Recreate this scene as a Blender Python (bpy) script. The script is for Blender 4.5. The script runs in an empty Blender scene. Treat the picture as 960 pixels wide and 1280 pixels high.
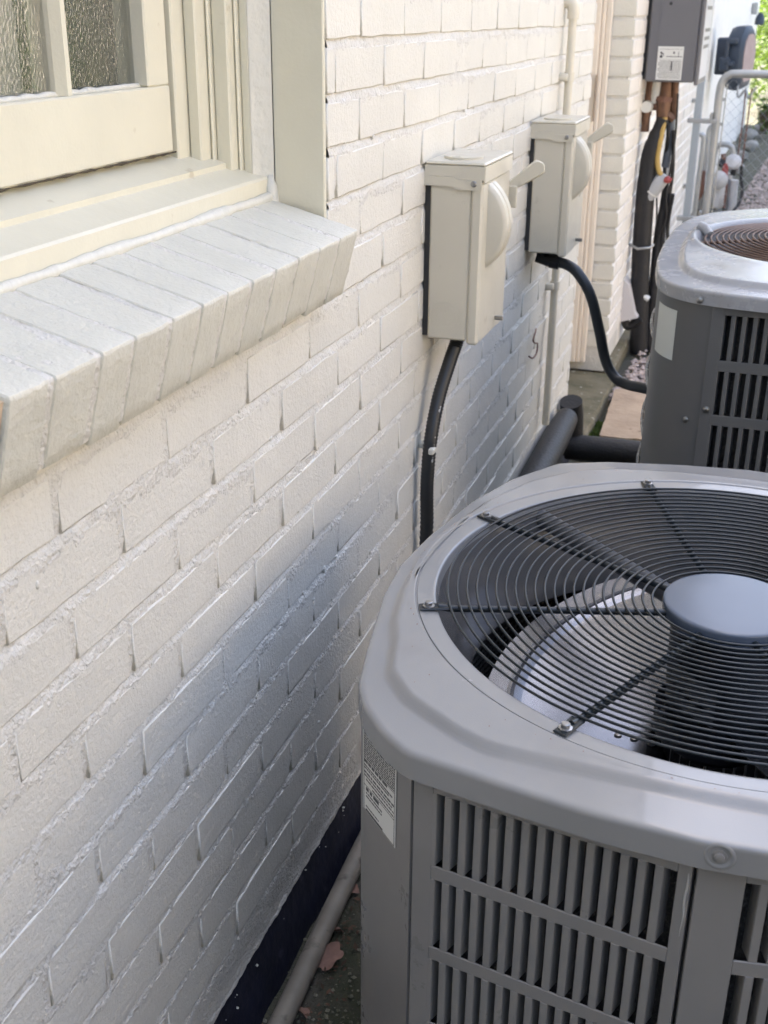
import bpy, math, random
from mathutils import Vector, Matrix, noise
random.seed(11)
sc = bpy.context.scene
C = sc.collection
rad = math.radians

# ------------------------------------------------------------------ camera
CAM = Vector((0.57959, 0.0, 0.04222))
RX, UX, FX = Vector((0.948177, 0.317625, 0.008635)), Vector((-0.134157, 0.375554, 0.917040)), Vector((-0.288032, 0.870674, -0.398703))
cd = bpy.data.cameras.new('camera')
cam = bpy.data.objects.new('camera', cd); C.objects.link(cam)
m = Matrix((RX, UX, -FX)).transposed().to_4x4(); m.translation = CAM
cam.matrix_world = m
cd.sensor_fit = 'HORIZONTAL'; cd.sensor_width = 36.0; cd.lens = 1447.1 / 960 * 36.0
cd.clip_start = 0.02; cd.clip_end = 400
cd.dof.use_dof = True; cd.dof.focus_distance = 1.45; cd.dof.aperture_fstop = 16.0
sc.camera = cam
# ------------------------------------------------------------------ light
SUN_DIR = Vector((-0.55, 0.22, 0.80)).normalized()          # towards the sun
W = bpy.data.worlds.new('World'); sc.world = W; W.use_nodes = True
nt = W.node_tree; bg = nt.nodes['Background']
sky = nt.nodes.new('ShaderNodeTexSky'); sky.sky_type = 'NISHITA'; sky.sun_disc = False
sky.sun_elevation = math.asin(SUN_DIR.z); sky.sun_rotation = math.atan2(SUN_DIR.x, SUN_DIR.y)
sky.air_density = 0.9; sky.dust_density = 8.5; sky.ozone_density = 0.25
nt.links.new(sky.outputs[0], bg.inputs[0]); bg.inputs[1].default_value = 0.15
sl = bpy.data.lights.new('sun', 'SUN'); sl.energy = 2.9; sl.angle = rad(0.5); sl.color = (1.0, 0.95, 0.87)
so = bpy.data.objects.new('sun', sl); C.objects.link(so)
so.rotation_euler = (-SUN_DIR).to_track_quat('-Z', 'Y').to_euler()
vs = sc.view_settings
vs.view_transform = 'Standard'; vs.look = 'None'; vs.gamma = 1.0; vs.use_curve_mapping = False
vs.exposure = 2.75
sc.cycles.max_bounces = 8; sc.cycles.diffuse_bounces = 5; sc.cycles.glossy_bounces = 4

# ------------------------------------------------------------------ materials
def mat(name, col, rough=0.5, metal=0.0, spec=0.5, var=0.0, vscale=6.0, bumps=(), col2=None, spots=None, coat=0.0, objvar=0.0, rvar=0.0):
    M = bpy.data.materials.new(name); M.use_nodes = True
    n = M.node_tree.nodes; l = M.node_tree.links; b = n['Principled BSDF']
    b.inputs['Base Color'].default_value = (*col, 1); b.inputs['Roughness'].default_value = rough
    b.inputs['Metallic'].default_value = metal; b.inputs['Specular IOR Level'].default_value = spec
    b.inputs['Coat Weight'].default_value = coat
    geo = n.new('ShaderNodeNewGeometry'); pos = geo.outputs['Position']
    cur = None
    if var or col2:
        t = n.new('ShaderNodeTexNoise'); t.inputs['Scale'].default_value = vscale; t.inputs['Detail'].default_value = 6
        l.new(pos, t.inputs['Vector'])
        mr = n.new('ShaderNodeMapRange'); mr.inputs[1].default_value = .3; mr.inputs[2].default_value = .7
        l.new(t.outputs[0], mr.inputs[0])
        mx = n.new('ShaderNodeMix'); mx.data_type = 'RGBA'
        l.new(mr.outputs[0], mx.inputs[0])
        c2 = col2 if col2 else tuple(c * (1 - var) for c in col)
        mx.inputs[6].default_value = (*col, 1); mx.inputs[7].default_value = (*c2, 1)
        cur = mx.outputs[2]
    if spots:                                   # (colour, scale, threshold, width)
        t = n.new('ShaderNodeTexNoise'); t.inputs['Scale'].default_value = spots[1]; t.inputs['Detail'].default_value = 8
        l.new(pos, t.inputs['Vector'])
        mr = n.new('ShaderNodeMapRange'); mr.inputs[1].default_value = spots[2]; mr.inputs[2].default_value = spots[2] + spots[3]
        l.new(t.outputs[0], mr.inputs[0])
        mx = n.new('ShaderNodeMix'); mx.data_type = 'RGBA'; l.new(mr.outputs[0], mx.inputs[0])
        if cur: l.new(cur, mx.inputs[6])
        else: mx.inputs[6].default_value = (*col, 1)
        mx.inputs[7].default_value = (*spots[0], 1); cur = mx.outputs[2]
    if objvar:
        oi = n.new('ShaderNodeObjectInfo')
        hsv = n.new('ShaderNodeHueSaturation')
        mr = n.new('ShaderNodeMapRange'); mr.inputs[3].default_value = 1 - objvar; mr.inputs[4].default_value = 1 + objvar
        l.new(oi.outputs['Random'], mr.inputs[0]); l.new(mr.outputs[0], hsv.inputs['Value'])
        if cur: l.new(cur, hsv.inputs['Color'])
        else: hsv.inputs['Color'].default_value = (*col, 1)
        cur = hsv.outputs[0]
    if cur: l.new(cur, b.inputs['Base Color'])
    if rvar:
        t = n.new('ShaderNodeTexNoise'); t.inputs['Scale'].default_value = 11; t.inputs['Detail'].default_value = 9; t.inputs['Roughness'].default_value = .7
        l.new(pos, t.inputs['Vector'])
        mr = n.new('ShaderNodeMapRange'); mr.inputs[1].default_value = .35; mr.inputs[2].default_value = .7; mr.inputs[3].default_value = rough - rvar; mr.inputs[4].default_value = rough + rvar
        l.new(t.outputs[0], mr.inputs[0]); l.new(mr.outputs[0], b.inputs['Roughness'])
    prev = None
    for (sc_, dist, det) in bumps:
        t = n.new('ShaderNodeTexNoise'); t.inputs['Scale'].default_value = sc_; t.inputs['Detail'].default_value = det
        l.new(pos, t.inputs['Vector'])
        bp = n.new('ShaderNodeBump'); bp.inputs['Strength'].default_value = 1.0; bp.inputs['Distance'].default_value = dist
        l.new(t.outputs[0], bp.inputs['Height'])
        if prev: l.new(prev, bp.inputs['Normal'])
        prev = bp.outputs[0]
    if prev: l.new(prev, b.inputs['Normal'])
    return M

WALLC = (.74, .71, .63)
M = {}
M['paint'] = mat('painted_brick', WALLC, .42, var=.06, vscale=9, bumps=((22, .002, 3), (170, .0013, 5), (480, .0007, 3)), objvar=.02,
                 spots=((.60, .57, .50), 26, .66, .12))
M['mortar'] = mat('painted_mortar', (.72, .69, .62), .5, var=.1, vscale=30, bumps=((230, .0035, 5), (90, .003, 4)), spots=((.46, .42, .35), 60, .68, .1))
M['sillpaint'] = mat('painted_sill_brick', (.67, .65, .56), .36, var=.07, vscale=14, bumps=((24, .003, 3), (150, .0014, 5), (450, .0006, 2)), spots=((.55, .52, .46), 40, .67, .1))
M['peach'] = mat('peach_sill_end', (.80, .60, .40), .8, var=.1, bumps=((200, .001, 4),))  # peach tone for the end face of the sill
M['timber'] = mat('cream_timber_paint', (.71, .67, .53), .32, var=.05, vscale=12, bumps=((14, .002, 3), (260, .00025, 3)), spots=((.55, .49, .36), 30, .70, .08))
M['caulk'] = mat('white_caulk', (.66, .64, .56), .4, bumps=((60, .003, 3),))
M['tar'] = mat('navy_tar', (.012, .014, .03), .55, var=.4, vscale=20, bumps=((40, .004, 5),), spots=((.05, .05, .07), 35, .66, .1))
M['white_render'] = mat('white_render', (.90, .87, .80), .6, var=.05, vscale=4, bumps=((60, .002, 4),))
M['ground'] = mat('mossy_concrete', (.10, .09, .075), .9, col2=(.045, .055, .025), vscale=9, bumps=((30, .01, 6), (160, .006, 4)), spots=((.17, .155, .13), 260, .62, .12))
M['slab'] = mat('mossy_step_concrete', (.20, .17, .115), .9, col2=(.085, .08, .04), vscale=7, bumps=((40, .006, 5), (200, .002, 3)), spots=((.42, .40, .34), 36, .66, .05))
M['board'] = mat('weathered_board', (.44, .33, .23), .85, col2=(.33, .24, .165), vscale=11, bumps=((50, .003, 5),), spots=((.13, .09, .06), 15, .64, .1))
M['moss'] = mat('moss', (.10, .15, .025), .95, col2=(.05, .08, .015), vscale=40, bumps=((200, .004, 4),))
M['stone'] = mat('gravel_stone', (.56, .47, .43), .85, col2=(.28, .235, .22), vscale=14)
M['stone2'] = mat('field_stone', (.38, .37, .34), .85, col2=(.2, .2, .18), vscale=8, bumps=((40, .01, 5),))
M['ac'] = mat('grey_cabinet_paint', (.235, .226, .214), .32, var=.06, vscale=7, bumps=((500, .00012, 2), (5, .001, 2)), spots=((.195, .187, .175), 5, .64, .16), coat=.1, rvar=.05)
M['lid'] = mat('sky_lit_lid_grey', (.262, .262, .258), .19, var=.06, vscale=5, bumps=((600, .0001, 2), (6, .0014, 2)), spots=((.235, .228, .222), 7, .62, .14), coat=.35, rvar=.09)  # cabinet paint made lighter; sky light on the top put into the colour
M['bell'] = mat('bell_mouth_paint', (.12, .117, .115), .14, var=.1, vscale=12, bumps=((8, .002, 2),))
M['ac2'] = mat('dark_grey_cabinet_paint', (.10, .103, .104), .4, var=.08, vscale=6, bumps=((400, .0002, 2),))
M['lid2'] = mat('sky_lit_weathered_lid', (.30, .31, .325), .26, var=.10, vscale=6, bumps=((7, .0015, 3),), spots=((.22, .215, .21), 9, .62, .1), rvar=.1)  # pale blue-grey carries the sky reflection on the far lid
M['coil'] = mat('dark_coil', (.022, .021, .02), .7, bumps=((300, .004, 5),), spots=((.07, .066, .06), 240, .6, .06))
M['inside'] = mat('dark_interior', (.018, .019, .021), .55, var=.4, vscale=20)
M['wire'] = mat('black_wire_coating', (.012, .017, .021), .3, spec=.4)
M['navy'] = mat('navy_cap_paint', (.085, .108, .150), .22, var=.05, vscale=20)
M['alu'] = mat('fan_blade_metal', (.30, .305, .325), .26, metal=1.0, var=.10, vscale=9, bumps=((5, .002, 1),))
M['motor'] = mat('motor_black', (.012, .014, .018), .4)
M['screw'] = mat('zinc_screw', (.33, .33, .33), .33, metal=1.0)
M['rust'] = mat('dusty_brown_guard', (.10, .055, .04), .6, col2=(.16, .11, .085), vscale=30)
M['label'] = mat('label_white', (.70, .70, .66), .4)
M['label2'] = mat('label_grey', (.52, .55, .53), .5, var=.05)
M['ink'] = mat('label_ink', (.04, .04, .045), .5)
M['box'] = mat('beige_box_enamel', (.60, .56, .455), .36, var=.05, vscale=10, bumps=((400, .00015, 2), (9, .0012, 2)), rvar=.1, spots=((.46, .42, .33), 22, .66, .1))
M['boxside'] = mat('dark_box_back', (.03, .03, .03), .6)
M['pvc'] = mat('painted_conduit', (.68, .63, .51), .4, var=.06, vscale=15)
M['black'] = mat('black_rubber', (.014, .014, .016), .55, var=.3, vscale=40, bumps=((120, .002, 4),))
M['whip'] = mat('black_whip', (.02, .022, .024), .38)
M['tape'] = mat('white_smear', (.42, .42, .40), .6)
M['dirtypipe'] = mat('dirty_beige_pipe', (.30, .27, .22), .6, var=.3, vscale=20, spots=((.10, .085, .065), 30, .6, .12))
M['leaf'] = mat('dry_leaf', (.34, .20, .155), .8, var=.3, vscale=60, bumps=((150, .002, 4),))
M['heater'] = mat('heater_grey', (.155, .155, .165), .4, var=.05, vscale=6)
M['heatersheen'] = mat('heater_front_reflection', (.62, .63, .66), .35)  # white reflection on the heater front put into the colour
M['copper'] = mat('old_copper', (.20, .11, .07), .5, metal=.5, var=.4, vscale=40)
M['yellow'] = mat('yellow_gas_flex', (.46, .31, .09), .5)
M['cup'] = mat('grey_plastic', (.42, .43, .44), .4)
M['red'] = mat('red_tag', (.34, .06, .055), .5)
M['galv'] = mat('galvanised', (.42, .43, .43), .45, metal=.6, var=.15, vscale=20)
M['greyplastic'] = mat('grey_post_paint', (.33, .37, .40), .5)
M['reel'] = mat('navy_reel_plastic', (.035, .05, .075), .5)
M['reelface'] = mat('reel_badge', (.40, .30, .29), .5, var=.2, vscale=20)
M['meter'] = mat('meter_grey', (.55, .55, .56), .5, var=.1, vscale=15)
M['rustpipe'] = mat('rusty_pipe', (.20, .10, .07), .7, var=.3, vscale=25)
M['trunk'] = mat('bark', (.12, .09, .06), .9, bumps=((20, .02, 5),))
M['pinkbrick'] = mat('pink_house_brick', (.38, .35, .30), .8, var=.3, vscale=3)
M['roof'] = mat('roof_shingle', (.10, .09, .085), .9)
M['soffit'] = mat('white_soffit', (.78, .76, .70), .6)
M['grass'] = mat('lawn_green', (.05, .09, .02), .9)

def leafmat(name, c1, c2):
    Mx = mat(name, c1, .6, col2=c2, vscale=3.5)
    b = Mx.node_tree.nodes['Principled BSDF']
    b.inputs['Transmission Weight'].default_value = 0.0
    n = Mx.node_tree.nodes; l = Mx.node_tree.links
    tr = n.new('ShaderNodeBsdfTranslucent'); tr.inputs[0].default_value = (c1[0] * 1.6, c1[1] * 1.6, c1[2], 1)
    ms = n.new('ShaderNodeMixShader'); ms.inputs[0].default_value = .35
    l.new(b.outputs[0], ms.inputs[1]); l.new(tr.outputs[0], ms.inputs[2])
    l.new(ms.outputs[0], n['Material Output'].inputs[0])
    return Mx
M['foliage'] = leafmat('bush_leaves', (.10, .16, .03), (.05, .09, .02))
M['foliage2'] = leafmat('hedge_leaves', (.06, .10, .03), (.03, .055, .015))

def glassmat():
    Mx = bpy.data.materials.new('obscure_glass'); Mx.use_nodes = True
    n = Mx.node_tree.nodes; l = Mx.node_tree.links; n.remove(n['Principled BSDF'])
    geo = n.new('ShaderNodeNewGeometry')
    mp = n.new('ShaderNodeMapping'); mp.inputs['Scale'].default_value = (1, 1, .6)
    l.new(geo.outputs['Position'], mp.inputs['Vector'])
    v = n.new('ShaderNodeTexVoronoi'); v.feature = 'SMOOTH_F1'; v.inputs['Scale'].default_value = 330; v.inputs['Smoothness'].default_value = .6
    l.new(mp.outputs[0], v.inputs['Vector'])
    t = n.new('ShaderNodeTexNoise'); t.inputs['Scale'].default_value = 300; l.new(mp.outputs[0], t.inputs['Vector'])
    ad = n.new('ShaderNodeMath'); ad.operation = 'ADD'; l.new(v.outputs[0], ad.inputs[0]); l.new(t.outputs[0], ad.inputs[1])
    bp = n.new('ShaderNodeBump'); bp.inputs['Distance'].default_value = .00045; l.new(ad.outputs[0], bp.inputs['Height'])
    gl = n.new('ShaderNodeBsdfGlossy'); gl.inputs['Roughness'].default_value = .08; l.new(bp.outputs[0], gl.inputs['Normal'])
    rf = n.new('ShaderNodeBsdfRefraction'); rf.inputs['Roughness'].default_value = .12; rf.inputs['IOR'].default_value = 1.06; rf.inputs['Color'].default_value = (.9, .92, .9, 1)
    l.new(bp.outputs[0], rf.inputs['Normal'])
    ms = n.new('ShaderNodeMixShader'); ms.inputs[0].default_value = .22; l.new(rf.outputs[0], ms.inputs[1]); l.new(gl.outputs[0], ms.inputs[2])
    l.new(ms.outputs[0], n['Material Output'].inputs[0])
    return Mx
M['glass'] = glassmat()

# ------------------------------------------------------------------ mesh helpers
class MB:
    def __init__(s): s.v = []; s.f = []
    def add(s, v, f):
        o = len(s.v); s.v += [tuple(p) for p in v]; s.f += [tuple(i + o for i in q) for q in f]; return s
    def box(s, x0, x1, y0, y1, z0, z1, bev=0.0, Mx=None):
        if bev <= 0:
            v = [(x, y, z) for x in (x0, x1) for y in (y0, y1) for z in (z0, z1)]
            f = [(0, 1, 3, 2), (4, 6, 7, 5), (0, 4, 5, 1), (2, 3, 7, 6), (0, 2, 6, 4), (1, 5, 7, 3)]
        else:
            b = min(bev, (x1 - x0) * .45, (y1 - y0) * .45, (z1 - z0) * .45)
            lo = (x0, y0, z0); hi = (x1, y1, z1); v = []; idx = {}
            for a in range(8):
                sg = [(a >> k) & 1 for k in range(3)]
                for ax in range(3):
                    p = []
                    for k in range(3):
                        e = hi[k] if sg[k] else lo[k]
                        if k != ax: e += -b if sg[k] else b
                        p.append(e)
                    idx[(a, ax)] = len(v); v.append(tuple(p))
            f = []
            for ax in range(3):
                u, w = (ax + 1) % 3, (ax + 2) % 3
                for sd in (0, 1):
                    q = [idx[(sd << ax | (i << u) | (j << w), ax)] for i, j in ((0, 0), (1, 0), (1, 1), (0, 1))]
                    f.append(tuple(q if sd else q[::-1]))
                for i in (0, 1):
                    for j in (0, 1):
                        a0 = (i << u) | (j << w); a1 = a0 | (1 << ax)
                        q = [idx[(a0, u)], idx[(a1, u)], idx[(a1, w)], idx[(a0, w)]]
                        f.append(tuple(q if i ^ j else q[::-1]))
            for a in range(8):
                q = [idx[(a, 0)], idx[(a, 1)], idx[(a, 2)]]
                par = (a & 1) ^ ((a >> 1) & 1) ^ ((a >> 2) & 1)
                f.append(tuple(q if par else q[::-1]))
        if Mx: v = [tuple(Mx @ Vector(p)) for p in v]
        return s.add(v, f)
    def tube(s, pts, r, n=10, cap=True, squash=None):
        pts = [Vector(p) for p in pts]; N = len(pts)
        rs = r if isinstance(r, (list, tuple)) else [r] * N
        v = []; f = []; prevn = None
        for i, p in enumerate(pts):
            d = (pts[min(i + 1, N - 1)] - pts[max(i - 1, 0)]).normalized()
            if prevn is None:
                a = Vector((0, 0, 1)) if abs(d.z) < .9 else Vector((1, 0, 0))
                nn = d.cross(a).normalized()
            else:
                nn = (prevn - d * prevn.dot(d)).normalized()
            prevn = nn; bb = d.cross(nn)
            for k in range(n):
                t = 2 * math.pi * k / n
                v.append(p + (nn * math.cos(t) + bb * math.sin(t)) * rs[i])
        for i in range(N - 1):
            for k in range(n):
                f.append((i * n + k, i * n + (k + 1) % n, (i + 1) * n + (k + 1) % n, (i + 1) * n + k))
        if cap:
            f.append(tuple(range(n))[::-1]); f.append(tuple((N - 1) * n + k for k in range(n)))
        return s.add(v, f)
    def lathe(s, prof, c=(0, 0, 0), n=24, Mx=None, cap0=False, cap1=False):       # prof: (r, h) along +z
        v = []; f = []; N = len(prof)
        for (r, h) in prof:
            for k in range(n):
                t = 2 * math.pi * k / n
                p = Vector((r * math.cos(t), r * math.sin(t), h))
                if Mx: p = Mx @ p
                v.append(p + Vector(c))
        for i in range(N - 1):
            for k in range(n):
                f.append((i * n + k, i * n + (k + 1) % n, (i + 1) * n + (k + 1) % n, (i + 1) * n + k))
        if cap0: f.append(tuple(range(n))[::-1])
        if cap1: f.append(tuple((N - 1) * n + k for k in range(n)))
        return s.add(v, f)
    def loops(s, L, close=True, cap0=False, cap1=False):
        n = len(L[0]); v = [p for q in L for p in q]; f = []
        for i in range(len(L) - 1):
            for k in range(n if close else n - 1):
                f.append((i * n + k, i * n + (k + 1) % n, (i + 1) * n + (k + 1) % n, (i + 1) * n + k))
        if cap0: f.append(tuple(range(n))[::-1])
        if cap1: f.append(tuple((len(L) - 1) * n + k for k in range(n)))
        return s.add(v, f)
    def prism(s, poly, lo, hi, ax='y', bev=0):
        n = len(poly)
        def P(a, b, c): return {'y': (a, c, b), 'x': (c, a, b), 'z': (a, b, c)}[ax]
        v = [P(a, b, lo) for a, b in poly] + [P(a, b, hi) for a, b in poly]
        f = [tuple(range(n)), tuple(range(n, 2 * n))[::-1]] + [(k, n + k, n + (k + 1) % n, (k + 1) % n) for k in range(n)]
        return s.add(v, f)
    def mesh(s, name, smooth=None):
        me = bpy.data.meshes.new(name); me.from_pydata(s.v, [], s.f)
        import bmesh
        b = bmesh.new(); b.from_mesh(me); bmesh.ops.recalc_face_normals(b, faces=b.faces); b.to_mesh(me); b.free()
        if smooth is not None:
            me.polygons.foreach_set('use_smooth', [True] * len(me.polygons))
            me.set_sharp_from_angle(angle=rad(smooth))
        me.update(); return me

def link(name, me, m, parent=None, kind=None, loc=None, label=None):
    o = bpy.data.objects.new(name, me); C.objects.link(o)
    if m and not me.materials: me.materials.append(m)
    if parent: o.parent = parent
    if loc is not None: o.location = loc
    if kind: o['kind'] = kind
    if label: o['label'] = label
    return o
def obj(name, mb, m, parent=None, smooth=None, **k):
    return link(name, mb.mesh(name, smooth), m, parent, **k)
def tag(o, label, cat, group=None):
    o['label'] = label; o['category'] = cat
    if group: o['group'] = group
    return o
def thing(name, label, cat, loc=(0, 0, 0), group=None):
    o = bpy.data.objects.new(name, None); C.objects.link(o); o.location = loc
    o.empty_display_size = .05
    return tag(o, label, cat, group)
def copy_tree(o, parent=None):
    c = o.copy(); C.objects.link(c)
    if parent: c.parent = parent
    for ch in o.children: copy_tree(ch, c)
    return c
def spline(pts, k=8):
    P = [Vector(p) for p in pts]; P = [2 * P[0] - P[1]] + P + [2 * P[-1] - P[-2]]; out = []
    for i in range(1, len(P) - 2):
        for j in range(k):
            t = j / k; a, b, c, d = P[i - 1:i + 3]
            out.append(.5 * ((2 * b) + (c - a) * t + (2 * a - 5 * b + 4 * c - d) * t * t + (3 * b - a - 3 * c + d) * t ** 3))
    out.append(P[-2]); return out
def proj(p):
    d = Vector(p) - CAM; z = d.dot(FX)
    if z < .05: return None
    return 480 + 1447.1 * d.dot(RX) / z, 640 - 1447.1 * d.dot(UX) / z, z

# ------------------------------------------------------------------ ground
GZ = -1.32
g = MB()
nx, ny = 90, 150
xs = [-.5 + .012 * i for i in range(nx)]; ys = [.9 + .012 * i for i in range(ny)]
g.add([(x, y, GZ + .006 * noise.noise(Vector((x * 9, y * 9, 0))) + .004 * noise.noise(Vector((x * 40, y * 40, 3)))) for y in ys for x in xs],
      [(j * nx + i, j * nx + i + 1, (j + 1) * nx + i + 1, (j + 1) * nx + i) for j in range(ny - 1) for i in range(nx - 1)])
obj('path', g, M['ground'], smooth=80, kind='structure')
g = MB().add([(-80, -80, GZ - .02), (80, -80, GZ - .02), (80, 120, GZ - .02), (-80, 120, GZ - .02)], [(0, 1, 2, 3)])
obj('ground', g, M['ground'], kind='structure')

def pebble(mb, c, r, fl=.6):
    a = random.uniform(0, 6.28); ca, sa = math.cos(a), math.sin(a); v = []
    for (x, y, z) in ((1, 0, 0), (0, 1, 0), (-1, 0, 0), (0, -1, 0), (0, 0, 1), (0, 0, -1)):
        q = random.uniform(.75, 1.25) * r
        x, y, z = x * q, y * q * .8, z * q * fl
        v.append((c[0] + ca * x - sa * y, c[1] + sa * x + ca * y, c[2] + z))
    mb.add(v, [(0, 1, 4), (1, 2, 4), (2, 3, 4), (3, 0, 4), (1, 0, 5), (2, 1, 5), (3, 2, 5), (0, 3, 5)])
gr = MB()
for i in range(1600):
    pebble(gr, (random.uniform(.0, .26), random.uniform(.95, 1.75), GZ + random.uniform(-.001, .004)), random.choice((.0015, .002, .003, .0045)))
obj('loose_grit', gr, mat('path_grit', (.30, .28, .22), .9, col2=(.08, .09, .05), vscale=70), kind='stuff')
gv = MB()
for i in range(15000):
    y = 4.3 + 11.5 * random.random() ** 1.6
    pebble(gv, (random.uniform(.05, .9) + (y - 4) * .04, y, GZ + random.uniform(-.01, .012)), random.uniform(.008, .02))
obj('gravel', gv, M['stone'], kind='stuff')

# ------------------------------------------------------------------ the house
H = .0677; PL = .2021; JT = .012; Y0, Y1 = .69, 1.5; YE = 3.68
house = thing('brick_house', 'cream painted brick house with deep window recess, sloping brick sill and doorway further along', 'house')
NV = 14
def brick_mesh(Lb, Hb, seed, dep=.022):
    """front at x=0 facing +x, centred; wobbly worn edges and soft corner normals"""
    rnd = random.Random(seed); nseg = 4; bev = .0012
    def ring(ins, x, wob):
        pts = []
        w, h = Lb / 2 - ins, Hb / 2 - ins
        per = [(-w + 2 * w * i / nseg, -h) for i in range(nseg)] + [(w, -h), (w, h)] + [(w - 2 * w * i / nseg, h) for i in range(1, nseg)] + [(-w, h)]
        for (a, b) in per: pts.append((x, a, b))
        return pts
    wo = [(rnd.uniform(-1, 1), rnd.uniform(-1, 1)) for _ in range(2 * nseg + 2)]
    def wob(r, k): return [(p[0], p[1] + w[0] * k, p[2] + w[1] * k) for p, w in zip(r, wo)]
    tilt = (rnd.uniform(-.0012, .0012) / (Lb / 2), rnd.uniform(-.0008, .0008) / (Hb / 2))
    r0 = wob(ring(0, -dep, 0), .0008); r1 = wob(ring(0, -bev, 0), .0010); r2 = wob(ring(bev * 1.6, 0, 0), .0012)
    r2 = [(p[0] + tilt[0] * p[1] + tilt[1] * p[2], p[1], p[2]) for p in r2]
    n = len(r0); v = r0 + r1 + r2; f = []
    for i in (0, 1):
        for k in range(n): f.append((i * n + k, i * n + (k + 1) % n, (i + 1) * n + (k + 1) % n, (i + 1) * n + k))
    f.append(tuple(2 * n + k for k in range(n)))
    me = bpy.data.meshes.new('brick'); me.from_pydata(v, [], f)
    me.polygons.foreach_set('use_smooth', [True] * len(f))
    nr = []
    for i, p in enumerate(v):
        q = i % n; out = Vector((0, r0[q][1] / (Lb / 2) if abs(abs(r0[q][1]) - Lb / 2) < .004 else 0, r0[q][2] / (Hb / 2))).normalized()
        if i < n: nr.append(out)
        elif i < 2 * n: nr.append((out + Vector((.35, 0, 0))).normalized())
        else: nr.append(Vector((1, 0, 0)))
    me.normals_split_custom_set_from_vertices([tuple(a) for a in nr])
    me.materials.append(M['paint']); return me
cache = {}
def get_brick(Lb):
    key = round(Lb / .006)
    if key not in cache: cache[key] = [brick_mesh(key * .006, H - JT, 100 * key + i) for i in range(NV if abs(Lb - .19) < .01 else 3)]
    return random.choice(cache[key])

wall = MB()      # mortar sheet with real roughness, hole left for the window
dy = .007
zs = []
for k in range(18, -4, -1):
    zb = -k * H
    zs += [zb - JT / 2 - .001, zb - JT / 2 + .0022, zb - .0012, zb + .0022, zb + JT / 2 - .0012, zb + JT / 2 + .001, zb + H * .36, zb + H * .64]
yy = [.30 + dy * i for i in range(int((YE - .30) / dy) + 1)]
def mort(y, z):
    zz = (z + H / 2) % H - H / 2
    s_ = (zz + JT / 2) / JT
    if -.1 < s_ < 1.1: d = -.0006 - .0042 * max(0, min(1, s_)) ** 1.3 * max(.15, .75 + 1.1 * noise.noise(Vector((y * 5, z * 14, 11))))
    else: d = -.0020
    am = 1.0 if -.1 < s_ < 1.1 else .45
    return (d + am * (.0019 * noise.noise(Vector((y * 85, z * 120, 1.7))) + .0012 * noise.noise(Vector((y * 25, z * 25, 5)))), y, z + .0012 * noise.noise(Vector((y * 30, z * 9, 8))))
vi = {}
for j, z in enumerate(zs):
    for i, y in enumerate(yy):
        vi[(i, j)] = len(wall.v); wall.v.append(mort(y, z))
for j in range(len(zs) - 1):
    for i in range(len(yy) - 1):
        if Y0 - .02 < yy[i] < Y1 and zs[j] > -.285: continue
        wall.f.append((vi[(i, j)], vi[(i + 1, j)], vi[(i + 1, j + 1)], vi[(i, j + 1)]))
wall_o = obj('wall', wall, M['mortar'], house, smooth=180)
core = MB().box(-.30, -.012, .30, Y0 - .006, -1.215, 2.2).box(-.30, -.012, Y1 + .006, YE - .001, -1.215, 2.2).box(-.30, -.012, Y0 - .006, Y1 + .006, -1.215, -.33).box(-.30, -.012, Y0 - .006, Y1 + .006, 1.0, 2.2)
obj('wall_core', core, M['paint'], house)

cand = []
for k in range(-9, 18):                       # course k lies between bed k (bottom) and bed k-1 (top)
    zc = -k * H + H / 2
    off = .8188 if k % 2 == 0 else .8188 + PL / 2
    a = off - 4 * PL + random.uniform(-.006, .006)
    heads = []
    while a < YE + .2:
        heads.append(a + random.uniform(-.005, .005)); a += PL
    for h0, h1 in zip(heads, heads[1:]):
        segs = [(h0, h1)]
        if zc > -.30:
            segs = []
            if h0 < Y0: segs.append((h0, min(h1, Y0 - JT / 2)))
            if h1 > Y1: segs.append((max(h0, Y1 - JT / 2 + .001), h1))
            if zc > 1.02: segs = [(h0, h1)]
        for s0, s1 in segs:
            s1 = min(s1, YE + JT / 2); s0 = max(s0, .30)
            if s1 - s0 < .03: continue
            cand.append((s0 + JT * .40, s1 - JT * .40, zc))
def score(c):
    p = proj((0, (c[0] + c[1]) / 2, c[2]))
    if not p: return 0
    if not (-60 < p[0] < 1010 and -50 < p[1] < 1330): return 0
    return (c[1] - c[0]) / p[2] ** 2
cand.sort(key=score, reverse=True)
ind = [c for c in cand if score(c) > 0][:262]
rest = [c for c in cand if c not in ind]
for (a, b, z) in ind:
    o = link('brick', get_brick(b - a), None, wall_o, loc=(random.uniform(-.0012, .0012), (a + b) / 2, z + random.uniform(-.0008, .0008)))
    o.rotation_euler = (random.uniform(-.008, .008), 0, 0)
rm = MB()
for (a, b, z) in rest: rm.box(-.015, random.uniform(-.001, .001), a, b, z - (H - JT) / 2, z + (H - JT) / 2, .003)
obj('brickwork', rm, M['paint'], house, kind='stuff')
mo = MB().box(-.014, -.0045, .30, Y0 - .02, .21, 2.2).box(-.014, -.0065, Y1, YE, .21, 2.2)
obj('upper_mortar', mo, M['mortar'], house)
bl = MB(); rb = random.Random(5)
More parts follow.
